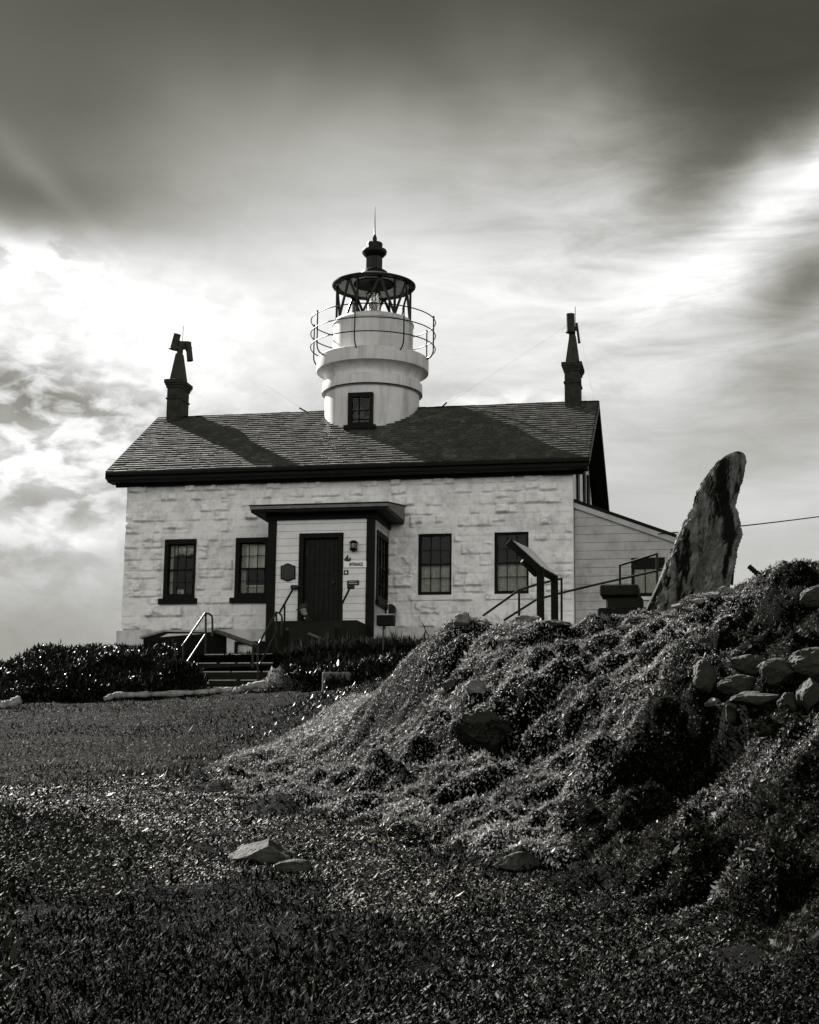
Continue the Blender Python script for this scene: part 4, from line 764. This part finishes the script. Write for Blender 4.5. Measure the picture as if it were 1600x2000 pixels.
b = MB(); b.prism([at(559, 1226, 38.6), at(581, 1224.5, 38.8), at(584, 1226.5, 38.8), at(640, 1250, 37.6), at(636, 1253, 37.6), at(582, 1231, 38.7), at(559, 1231, 38.55)], (0, .12, 0)); b.build('capping', 'conc', t)
b = MB(); b.prism([at(561, 1231.5, 38.6), at(582, 1231.5, 38.75), at(634, 1253.5, 37.65), at(634, 1300, 37.65), at(561, 1300, 38.6)], (0, .10, 0)); b.build('panel', 'dwood', t)

# ================================================================== plant banks
def bank(name, label, cat, prof, dn, df, nleaf, m, size, aspect, up, lum_=.12, blades=None):
    """prof: list of (px, py_top, py_base); front foot at depth dn, crest at depth df"""
    t = thing(name, label, cat, at(prof[len(prof)//2][0], prof[len(prof)//2][2], dn)); nx_ = 140; ny = 26
    xs = np.linspace(prof[0][0], prof[-1][0], nx_); top = np.interp(xs, [p[0] for p in prof], [p[1] for p in prof]); base = np.interp(xs, [p[0] for p in prof], [p[2] for p in prof])
    V = np.zeros((ny, nx_, 3))
    for j in range(ny):
        s = j/(ny-1); d = dn+(df-dn)*s*1.25; hgt = math.sin(min(s/.8, 1)*math.pi/2)**.75 if s < .8 else 1-.9*((s-.8)/.2)**2
        for i in range(nx_):
            py = base[i]+(top[i]-base[i])*hgt+4; V[j, i] = at(xs[i], py, d)
    nzv = fbm(V[..., 0]*1.6, V[..., 2]*3+V[..., 1]*1.2, 51, 4); V[..., 2] += nzv*lum_; V[..., 1] -= fbm(V[..., 0]*2.3, V[..., 2]*3, 55, 4)*lum_*2.5
    I = np.arange(nx_*ny).reshape(ny, nx_); F = np.stack([I[:-1, :-1], I[:-1, 1:], I[1:, 1:], I[1:, :-1]], -1).reshape(-1, 4)
    npmesh('stem_mass', V.reshape(-1, 3), F, 'core', t, smooth=True)
    jj = rng.uniform(0, ny-1.01, nleaf); ii = rng.uniform(0, nx_-1.01, nleaf); a = jj-np.floor(jj); c = ii-np.floor(ii); j0 = jj.astype(int); i0 = ii.astype(int)
    P = V[j0, i0]*((1-a)*(1-c))[:, None]+V[j0+1, i0]*(a*(1-c))[:, None]+V[j0, i0+1]*((1-a)*c)[:, None]+V[j0+1, i0+1]*(a*c)[:, None]
    P = P+rng.normal(0, .045, P.shape)+np.array([0, -.03, .02])
    leaves('leaves', P, size, aspect, .6, m, up=up, kind='stuff', parent=t)
    if blades:
        k = (j0 > ny*.5) & (j0 < ny*.95); leaves('strap_leaves', P[k][:blades], .22, .13, .3, 'blade', up=.95, kind='stuff', parent=t, size_var=.25)
    return t
bank('hedge', 'dark leafy hedge bank left of the garden steps', 'hedge', [(-160, 1330, 1395), (-60, 1306, 1385), (0, 1300, 1382), (40, 1289, 1378), (62, 1280, 1376), (75, 1268, 1374), (200, 1266, 1366), (330, 1264, 1358), (344, 1268, 1356)], 36.4, 39.2, 60000, 'hedge', .062, .42, .75)
bank('low_shrub', 'low dark shrub tucked against the left step handrail', 'shrub', [(300, 1320, 1358), (320, 1306, 1358), (350, 1296, 1357), (378, 1302, 1357), (392, 1318, 1357), (400, 1335, 1356)], 36.3, 37.0, 6000, 'hedge', .075, .42, .6, .06)
bank('flower_bed', 'dark planting bed with upright strap leaves below the porch corner', 'plants', [(560, 1285, 1322), (590, 1278, 1330), (630, 1266, 1330), (700, 1268, 1330), (760, 1262, 1325), (830, 1262, 1310), (860, 1262, 1300)], 34.8, 37.4, 18000, 'hedge', .085, .36, .6, blades=2600)
bank('low_shrub', 'low leafy clump at the foot of the right step handrail', 'shrub', [(508, 1342, 1348), (530, 1322, 1348), (560, 1300, 1348), (600, 1296, 1348), (640, 1306, 1348), (660, 1330, 1348)], 35.6, 36.6, 7000, 'moss', .055, .42, .6, .06)
bank('low_shrub', 'sprawling low shrub between the pale stone and the mound', 'shrub', [(640, 1312, 1345), (690, 1300, 1345), (740, 1290, 1340), (800, 1285, 1330)], 33.8, 34.8, 9000, 'hedge', .08, .36, .6, .06)

# ================================================================== rocks, logs, driftwood
def ico(n=5):
    bm = bmesh.new(); bmesh.ops.create_icosphere(bm, subdivisions=n, radius=1); V = np.array([v.co[:] for v in bm.verts]); F = np.array([[v.index for v in f.verts] for f in bm.faces]); bm.free(); return V, F
IV, IF = ico(5)
FH = np.array([FW[0], FW[1], 0]); FH /= np.linalg.norm(FH); RH = np.array([RT[0], RT[1], 0]); RH /= np.linalg.norm(RH)
def rock(px0, px1, py0, py1, D, m, label, seed, cuts=9, rotd=0, deep=.8, name='rock', group=None, rough=.09, cut=.42, mossy=0, planes=()):
    Ds = np.linspace(7, D+2.5, 300); PP = np.array([at((px0+px1)/2, py1-.12*(py1-py0), d) for d in Ds]); under = PP[:, 2] < Hh(PP[:, 0], PP[:, 1])
    if under.any(): D = Ds[np.argmax(under)]+.25*((px1-px0)+(py1-py0))/2*D/3000*deep
    r = np.random.default_rng(seed); V = IV.copy()
    for pn, pd in planes:
        pn = np.array(pn, float); pn /= np.linalg.norm(pn); V = V-np.maximum(V@pn-pd, 0)[:, None]*pn
    for k in range(cuts):
        n_ = r.normal(size=3); n_ /= np.linalg.norm(n_); d = r.uniform(cut, min(cut+.35, .95)); e = np.maximum(V@n_-d, 0); V = V-e[:, None]*n_*.94
    V = V/np.abs(V).max(0); nn = fbm(V[:, 0]*2+seed, V[:, 1]*2+V[:, 2]*2.3, seed, 5, .6)*rough*2.2+fbm(V[:, 0]*9+V[:, 1]*5, V[:, 2]*9, seed+2, 3)*rough*.5; V = V*(1+nn)[:, None]
    c_, s_ = math.cos(R(rotd)), math.sin(R(rotd)); w2 = (px1-px0)/2*D/3000; h2 = (py1-py0)/2*D/3000
    X = V[:, 0]*w2; Z = V[:, 2]*h2; Y = V[:, 1]*deep*(w2+h2)/2
    if rotd:
        if abs(rotd) > 5: X, Z = X*c_-Z*s_, X*s_+Z*c_
    P = np.array(at((px0+px1)/2, (py0+py1)/2, D)); W = P+X[:, None]*RH+Y[:, None]*FH+Z[:, None]*np.array([0, 0, 1]); o = npmesh(name, W-P, IF, m, smooth=True); o.location = Vector(P)
    try: o.data.set_sharp_from_angle(angle=R(32))
    except Exception: pass
    if mossy:
        k = rng.integers(0, len(W), mossy); k = k[(fbm(W[k, 0]*2.5, W[k, 2]*2.5+W[k, 1], 61, 3) > -.12)]
        ml_ = leaves('moss', W[k]-P, .022, .5, .5, 'mossd', up=.2, kind='stuff', parent=None); ml_.parent = o
    return tagt(o, label, 'rock', group)
G = 'rocks in the bank on the right'
rock(1353, 1398, 1288, 1360, 15.0, 'rock', 'tall smooth upright boulder at the left of the rock group', 3, 5, group=G, cut=.75)
rock(1424, 1496, 1280, 1330, 15.3, 'rock', 'dark square rock between the upright boulder and the pointed one', 5, 9, group=G)
rock(1474, 1565, 1286, 1350, 15.0, 'rock', 'pointed wedge rock with one pale slanting face', 8, 11, group=G, cut=.5)
rock(1540, 1640, 1266, 1330, 15.0, 'rock', 'broad rounded boulder cut by the right edge of the picture', 12, 6, group=G, cut=.75)
rock(1428, 1545, 1346, 1384, 14.5, 'rock', 'long flat slab lying across the rock group', 14, 10, 9, group=G)
rock(1376, 1409, 1362, 1384, 14.4, 'rockl', 'small pale block at the left end of the long slab', 21, 9, group=G)
rock(1519, 1562, 1352, 1398, 14.3, 'rock', 'angular chipped rock under the right end of the long slab', 23, 12, group=G, cut=.5)
rock(1558, 1612, 1326, 1392, 14.4, 'rock', 'narrow leaning rock at the right edge below the big boulder', 27, 10, 25, group=G)
rock(1474, 1524, 1398, 1446, 13.6, 'rock', 'lowest mossy rock of the group, lumpy and round', 31, 6, group=G, rough=.1, mossy=3000)
rock(1414, 1442, 1376, 1416, 14.1, 'rock', 'small downward pointing stone below the long slab', 33, 8, 20, group=G)
rock(1404, 1486, 1318, 1360, 15.2, 'rock', 'low dark rounded rock in the hollow behind the slab', 35, 6, group=G, cut=.75)
rock(1560, 1640, 1146, 1192, 18.0, 'rock', 'large boulder in the grass high at the right edge', 41, 6, cut=.75)
rock(892, 990, 1392, 1470, 17.2, 'rock', 'big rounded mossy boulder half buried in the middle of the slope', 43, 4, rough=.2, cut=.7, mossy=16000)
rock(864, 897, 1326, 1352, 20.2, 'rock', 'small round dark rock high on the left flank of the mound', 45, 5, cut=.75)
rock(912, 956, 1326, 1362, 19.6, 'rockl', 'pale broken rock beside the small round dark one', 47, 10, 15)
rock(884, 930, 1196, 1232, 22.0, 'rockl', 'pale rock capping the left crest of the mound', 49, 9, 10)
rock(1003, 1062, 1202, 1222, 22.2, 'rockl', 'flat pale stone on the crest below the sloping panel', 51, 8)
rock(1205, 1248, 1219, 1233, 21.2, 'rockl', 'flat pale stone in the gravel before the stone bench', 53, 8)
rock(1040, 1120, 1208, 1230, 21.8, 'rock', 'dark flat outcrop at the mound crest under the panel posts', 54, 8)
rock(450, 590, 1618, 1694, 14.0, 'rockm', 'jagged rock with pale top and dark right side in the leaf litter', 61, 5, group=None, cut=.6, deep=.7, rough=.13, planes=(((-.62, -.35, .7), .22), ((.75, -.25, .6), .26), ((.1, -.95, .25), .5), ((.2, .8, .6), .4), ((-.2, -.7, .75), .38)))
rock(540, 630, 1678, 1706, 13.4, 'rockm', 'flat pale rock just below the jagged one', 63, 7)
rock(958, 1052, 1664, 1706, 12.6, 'rockm', 'flat topped pale rock at the foot of the mound', 65, 8)
for i, (a, c, d, e, D, lab) in enumerate(((1312, 1345, 1178, 1190, 24, 'thin grey flagstone lowest of the pile by the driftwood'), (1330, 1372, 1186, 1196, 23.6, 'pale flat flagstone lying just in front of the pile'), (1345, 1392, 1168, 1182, 24, 'grey flagstone in the middle of the pile by the driftwood'), (1372, 1412, 1156, 1172, 23.8, 'grey flagstone near the top of the pile by the driftwood'), (1404, 1436, 1146, 1162, 23.6, 'topmost flagstone against the driftwood foot'))):
    rock(a, c, d, e, D, 'rockl', lab, 70+i, 10, -16 if i > 1 else -8, group='flagstones by the driftwood', cut=.5)
# pale block by the flower bed
p = at(660, 1325, 34.2); t = MB(); t.box(p[0]-.32, p[0]+.32, p[1]-.2, p[1]+.3, p[2]-.3, p[2]+.13); o = t.build('stone_block', 'conc', bevel=.03); tagt(o, 'squared grey stone block in front of the flower bed', 'stone block')
# bench
D = 25.4; t = thing('stone_bench', 'heavy dark stone bench on a low plinth beside the driftwood', 'bench', at(1210, 1198, D)); k = D/3000
a = at(1171, 1142, D); c = at(1248, 1164, D); b = MB(); b.box(a[0], c[0], a[1], a[1]+.62, c[2], a[2]); b.build('seat', 'concd', t, bevel=.02)
a = at(1183, 1164.5, D); c = at(1262, 1187, D); b = MB(); b.box(a[0], c[0]-.05, a[1]+.06, a[1]+.5, c[2]-.05, a[2]+.0); b.build('pedestal', 'concd', t, bevel=.03)
a = at(1167, 1187, D-.1); c = at(1310, 1204, D-.1); b = MB(); b.box(a[0], c[0], a[1], a[1]+.9, c[2]-.2, a[2]); b.build('base_slab', 'dwood', t, bevel=.02)
# the standing driftwood
rows = [(882, 1436, 1446), (885, 1428, 1452), (891, 1416, 1455.5), (902, 1400, 1457), (930, 1377, 1452), (960, 1361, 1446), (993, 1349, 1438), (1012, 1338, 1443), (1026, 1329, 1445), (1040, 1322, 1449), (1047, 1319, 1452), (1058, 1315, 1448), (1068, 1311, 1444), (1100, 1297, 1438), (1130, 1284, 1432), (1146, 1277, 1430), (1170, 1266, 1420), (1190, 1257, 1410), (1230, 1248, 1400)]
D = 24.8; ys = np.linspace(882, 1230, 300); lx = np.interp(ys, [q[0] for q in rows], [q[1] for q in rows]); rx = np.interp(ys, [q[0] for q in rows], [q[2] for q in rows]); na_ = 300; V = np.zeros((300, na_, 3)); ang = np.linspace(0, 2*np.pi, na_, endpoint=False)
for j in range(300):
    cx_ = (lx[j]+rx[j])/2; hw = (rx[j]-lx[j])/2*D/3000; c = np.array(at(cx_, ys[j], D)); s = (ys[j]-882)/348
    u = np.cos(ang); v = np.sin(ang)
    gro = fbm(ang*3.0+s*1.2, np.full(na_, s*3.0), 81, 5, .62); gro2 = np.abs(fbm(ang*6.5+s*2.5+gro*1.4, np.full(na_, s*4), 85, 4)); foot = np.clip((s-.62)/.38, 0, 1); lf_ = np.clip(-u*.6+.5, 0, 1)
    ridge = np.abs(np.sin(ang*9+gro*3.5+s*2))*foot*lf_
    k_ = 1+.17*gro-.27*gro2**.7-.20*foot*lf_*(1-ridge)+.02*fbm(ang*30, np.full(na_, s*20), 88, 2)
    cut_ = np.clip(-v*1.0+.25*np.sin(s*5), 0, 1)*np.exp(-((u-.05-.18*gro)/.26)**2)*.42*np.clip(s*4-.7, 0, 1)*np.clip(2.6-s*2.2, 0, 1)  # rotted hollow in the near face
    k_ = k_-cut_
    for q_ in range(4):
        cn = fbm(ang*2.6+q_*9+s*.9, np.full(na_, s*2.2+q_*5), 210+q_, 3); k_ = k_-.12*np.exp(-(cn/.035)**2)*(.4+.6*vn(ang*2, np.full(na_, s*5), 220+q_))
    edge = .86+.14*u*u; kk = np.where(np.abs(u) > .96, np.clip(k_, .94, 1.04), k_)
    V[j] = c+(u*hw*kk)[:, None]*RH+(v*hw*.72*k_)[:, None]*FH+np.array([0, 0, 1])*(0)
I = np.arange(300*na_).reshape(300, na_); nxt = np.roll(I, -1, 1); F = np.stack([I[:-1], nxt[:-1], nxt[1:], I[1:]], -1).reshape(-1, 4)
M['drift'] = mat('driftwood', .11, .8, .07, 5, 1.0, 34, spec=.08, stain=(.005, 3.4, .50, .2, .06))
P = np.array(at(1345, 1195, D)); F = np.vstack([F, np.array([[I[0, (k)], I[0, (k+1)], I[0, (na_-2-k)], I[0, (na_-1-k)]] for k in range(0, na_//2-1)])])
o = npmesh('driftwood', V.reshape(-1, 3)-P, F, 'drift', smooth=True); o.location = Vector(P); tagt(o, 'huge weathered driftwood trunk standing on end beside the stone bench', 'driftwood')
# logs edging the lawn
def log(name, pts, r, lab, m='driftp', seed=0, squash=1.0):
    pts = [Vector(at(*p)) for p in pts]; n = 60; out = []; 
    for i in range(n+1):
        s = i/n*(len(pts)-1); k = min(int(s), len(pts)-2); out.append(pts[k].lerp(pts[k+1], s-k))
    out = [Vector((p.x, p.y, max(p.z, float(Hh(np.array([p.x]), np.array([p.y]))[0])+r*.55))) for p in out]
    b = MB(); rs = [r*(1+.35*math.sin(i*.7+seed)*.4+random.uniform(-.12, .12))*(.35 if i in (0, n) else .8 if i in (1, n-1) else 1) for i in range(n+1)]; b.tube(out, rs, 14)
    o = b.build(name, m, smooth=True); return tagt(o, lab, 'log', 'logs edging the lawn')
log('driftwood_log', [(203, 1366, 36.2), (225, 1358, 36.2), (300, 1356, 36.2), (430, 1352, 36.2), (455, 1349, 36.2)], .07, 'long pale log edging the lawn left of the steps', seed=2)
log('driftwood_log', [(455, 1354, 35.9), (475, 1345, 35.9), (500, 1338, 35.9), (560, 1336, 35.9), (592, 1338, 35.9)], .085, 'shorter bent log at the foot of the garden steps', seed=4)
log('driftwood_log', [(-20, 1392, 34.6), (10, 1380, 34.6), (42, 1366, 34.8)], .11, 'broken pale log at the left edge of the lawn', seed=7)
o = log('wood_stake', [(1463, 1106, 22.2), (1492, 1132, 22.0)], .035, 'short dark stake poking out of the right mound', m='dwood'); del o['group']; o['category'] = 'stake'

# ================================================================== sloping information panel
t = thing('information_panel', 'dark sloping information panel on two square posts on the mound', 'information panel', at(1070, 1206, 23.1))
A = Vector(at(997, 1053, 22.7)); Bf = Vector(at(1035, 1071, 23.6)); Cc = Vector(at(1089, 1126.5, 23.6)); Dd = Vector(at(1062, 1112, 22.7)); nr_ = (Dd-A).cross(Bf-A).normalized(); nr_ = nr_ if nr_.z < 0 else -nr_
b = MB(); b.hexa([A, Bf, Cc, Dd], [q+nr_*.10 for q in (A, Bf, Cc, Dd)]); b.build('frame', 'dwood', t, bevel=.006)
cc_ = (A+Bf+Cc+Dd)/4; b = MB(); b.hexa([cc_+(q-cc_)*.9-nr_*.002 for q in (A, Bf, Cc, Dd)], [cc_+(q-cc_)*.9-nr_*.012 for q in (A, Bf, Cc, Dd)]); b.build('panel_face', 'panel', t)
def post_(px, ptop, D, w=.105):
    a = Vector(at(px, ptop, D)); b = MB(); b.box(a.x-w/2, a.x+w/2, a.y-w/2, a.y+w/2, a.z-1.3, a.z); b.build('post', 'dwood', t, bevel=.006)
post_(1055.5, 1108, 22.80); post_(1083, 1124, 23.55)
b = MB(); b.bar(Vector(at(1030, 1084, 22.75))+nr_*.1, Vector(at(1058, 1113, 22.8))+nr_*.1, .06, .09); b.build('brace', 'dwood', t)
# path railing
railing('path_handrail', 'two bar handrail rising behind the information panel', [('top_rail', [(944, 1202, 27), (1013, 1153, 27.6), (1052, 1140.5, 28), (1097, 1130, 28.4)]), ('lower_rail', [(985, 1211, 27.4), (1048, 1171, 28), (1097, 1158, 28.4), (1150, 1145, 28.8)]), ('post', [(1014, 1152, 27.6), (1014, 1215, 27.6)]), ('post', [(1097, 1129, 28.4), (1097, 1215, 28.4)])], 'railb', .022, 'path railings')
railing('path_handrail', 'upper handrail in front of the side wing window', [('top_rail', [(1211, 1104, 28.6), (1283, 1081.5, 28.2)]), ('lower_rail', [(1150, 1145, 28.8), (1211, 1131, 28.6), (1304, 1110, 28.1)]), ('post', [(1211, 1103, 28.6), (1211, 1190, 28.6)]), ('post', [(1283.5, 1080.5, 28.2), (1283.5, 1200, 28.2)])], 'railb', .022, 'path railings')
# ================================================================== wires
def wire(name, pts, r, lab, sag=0, cat='cable'):
    a, c = Vector(at(*pts[0])), Vector(at(*pts[-1])); n = 30; b = MB(); b.tube([a.lerp(c, i/n)-Vector((0, 0, sag*4*(i/n)*(1-i/n))) for i in range(n+1)], r, 5)
    o = b.build(name, 'iron', smooth=True); return tagt(o, lab, cat)
wire('power_cable', [(1286, 1043, 40.2), (1980, 938, 66)], .018, 'black cable running right from the side wing behind the driftwood', .25)
wire('stay_wire', [(1108, 636, 43.5), (864, 796, 43.6)], .0015, 'thin stay wire from the right chimney to the roof ridge')
wire('stay_wire', [(1131, 640, 43.5), (1162, 790, 43.3)], .0015, 'thin stay wire dropping right of the right chimney')
wire('stay_wire', [(520, 752, 45.0), (602, 806, 44.8)], .0015, 'thin stay wire left of the tower above the ridge')
for a, c, lab in (((861, 797), (873, 786), 'short ridge rod right of the tower'), ((602, 806), (585, 797), 'short ridge rod left of the tower')):
    b = MB(); b.tube([at(a[0], a[1], 44.3), at(c[0], c[1], 44.3)], .022, 6); tagt(b.build('ridge_rod', 'iron'), lab, 'rod')
b = MB(); b.tube([at(824, 1216, 23), at(829, 1224, 23), at(831, 1232, 23), at(838, 1243, 23)], .008, 5); tagt(b.build('dry_twig', 'dwood'), 'thin dry twig sticking up from the left crest of the mound', 'twig')

# ================================================================== the seated person
def person(base, yaw):
    J = {}; E_ = []; Rr = []
    def j(n, x, y, z, r, par=None): J[n] = len(Rr); Rr.append((x, y, z, r)); (E_.append((J[par], J[n])) if par else None)
    j('pel', 0, 0, 0, .15); j('wai', .03, 0, .18, .135, 'pel'); j('che', .08, 0, .36, .15, 'wai'); j('neb', .13, 0, .49, .07, 'che'); j('nec', .16, 0, .55, .052, 'neb'); j('hd0', .20, 0, .62, .075, 'nec'); j('hd1', .23, 0, .70, .092, 'hd0'); j('hd2', .235, 0, .78, .075, 'hd1'); j('nose', .33, 0, .675, .014, 'hd1'); j('chin', .29, 0, .61, .035, 'hd0')
    for s, n in ((1, 'l'), (-1, 'r')):
        j(n+'sh', .10, .19*s, .45, .07, 'che'); j(n+'el', .22, .24*s, .18, .045, n+'sh'); j(n+'wr', .42, .14*s, .12, .03, n+'el'); j(n+'pa', .49, .12*s, .10, .035, n+'wr')
        for k in range(4): j(n+'f%d' % k, .545, (.085+.022*k)*s, .09, .010, n+'pa'); j(n+'g%d' % k, .575-.01*abs(k-1), (.085+.022*k)*s, .06, .008, n+'f%d' % k)
        j(n+'th', .49, (.07)*s, .09, .011, n+'pa'); j(n+'t2', .52, .055*s, .075, .009, n+'th')
        j(n+'hi', .03, .10*s, -.02, .10, 'pel'); j(n+'kn', .45, .13*s, .02, .065, n+'hi'); j(n+'an', .43, .13*s, -.40, .042, n+'kn'); j(n+'to', .60, .13*s, -.45, .035, n+'an')
    me = bpy.data.meshes.new('person'); me.from_pydata([q[:3] for q in Rr], E_, []); o = bpy.data.objects.new('person', me); COL.objects.link(o)
    sk = o.modifiers.new('s', 'SKIN'); 
    if not me.skin_vertices: bm = bmesh.new(); bm.from_mesh(me); bm.verts.layers.skin.verify(); bm.to_mesh(me); bm.free()
    for v, q in zip(me.skin_vertices[0].data, Rr): v.radius = (q[3], q[3]); v.use_root = False
    me.skin_vertices[0].data[0].use_root = True; o.modifiers.new('d', 'SUBSURF').levels = 1; bpy.context.view_layer.update()
    m2 = bpy.data.meshes.new_from_object(o.evaluated_get(bpy.context.evaluated_depsgraph_get())); bpy.data.objects.remove(o); m2.materials.clear(); m2.materials.append(M['skin']); m2.materials.append(M['cloth'])
    for p in m2.polygons:
        c = p.center; p.use_smooth = True; p.material_index = 0 if (c.z > .56 or (c.x > .44 and c.z > .05 and abs(c.y) < .2 and c.z < .2)) else 1
    t = thing('person', 'person in dark clothes and a cap sitting hunched beside the doorway', 'person', base); t.rotation_euler[2] = yaw
    o = bpy.data.objects.new('body', m2); COL.objects.link(o); o.parent = t
    def part(b, n, m):
        o = b.build(n, m, smooth=True); o.parent = t
    b = MB(); b.lathe([(.108, .0), (.112, .03), (.10, .08), (.06, .115), (0, .125)], (0, 0), 20); b.v = [(.225+v[0]*1.1, v[1], .735+v[2]-v[0]*.25) for v in b.v]
    b.prism([(.30, -.08, .72), (.41, -.05, .675), (.42, 0, .67), (.41, .05, .675), (.30, .08, .72)], (0, 0, .015)); part(b, 'cap', 'cap')
    b = MB(); b.tube([(.10, -.12, .50), (.16, -.02, .475), (.19, .0, .47), (.16, .05, .475), (.10, .12, .50)], .02, 8); part(b, 'collar', 'white')
pb = Vector(at(600, 1244, 39.2)); person((pb.x+.12, pb.y, pb.z+.0), math.pi+.25)
b = MB(); q = Vector(at(600, 1253, 39.2)); t = thing('wooden_bench', 'low dark wooden bench under the seated person', 'bench', (q.x, q.y, q.z-.35)); b.box(q.x-.35, q.x+.55, q.y-.2, q.y+.22, q.z-.05, q.z); b.build('seat', 'dwood', t, bevel=.006)
for sx in (-.28, .45):
    for sy in (-.15, .15): b = MB(); b.box(q.x+sx-.03, q.x+sx+.03, q.y+sy-.03, q.y+sy+.03, q.z-.45, q.z-.05); b.build('leg', 'dwood', t)
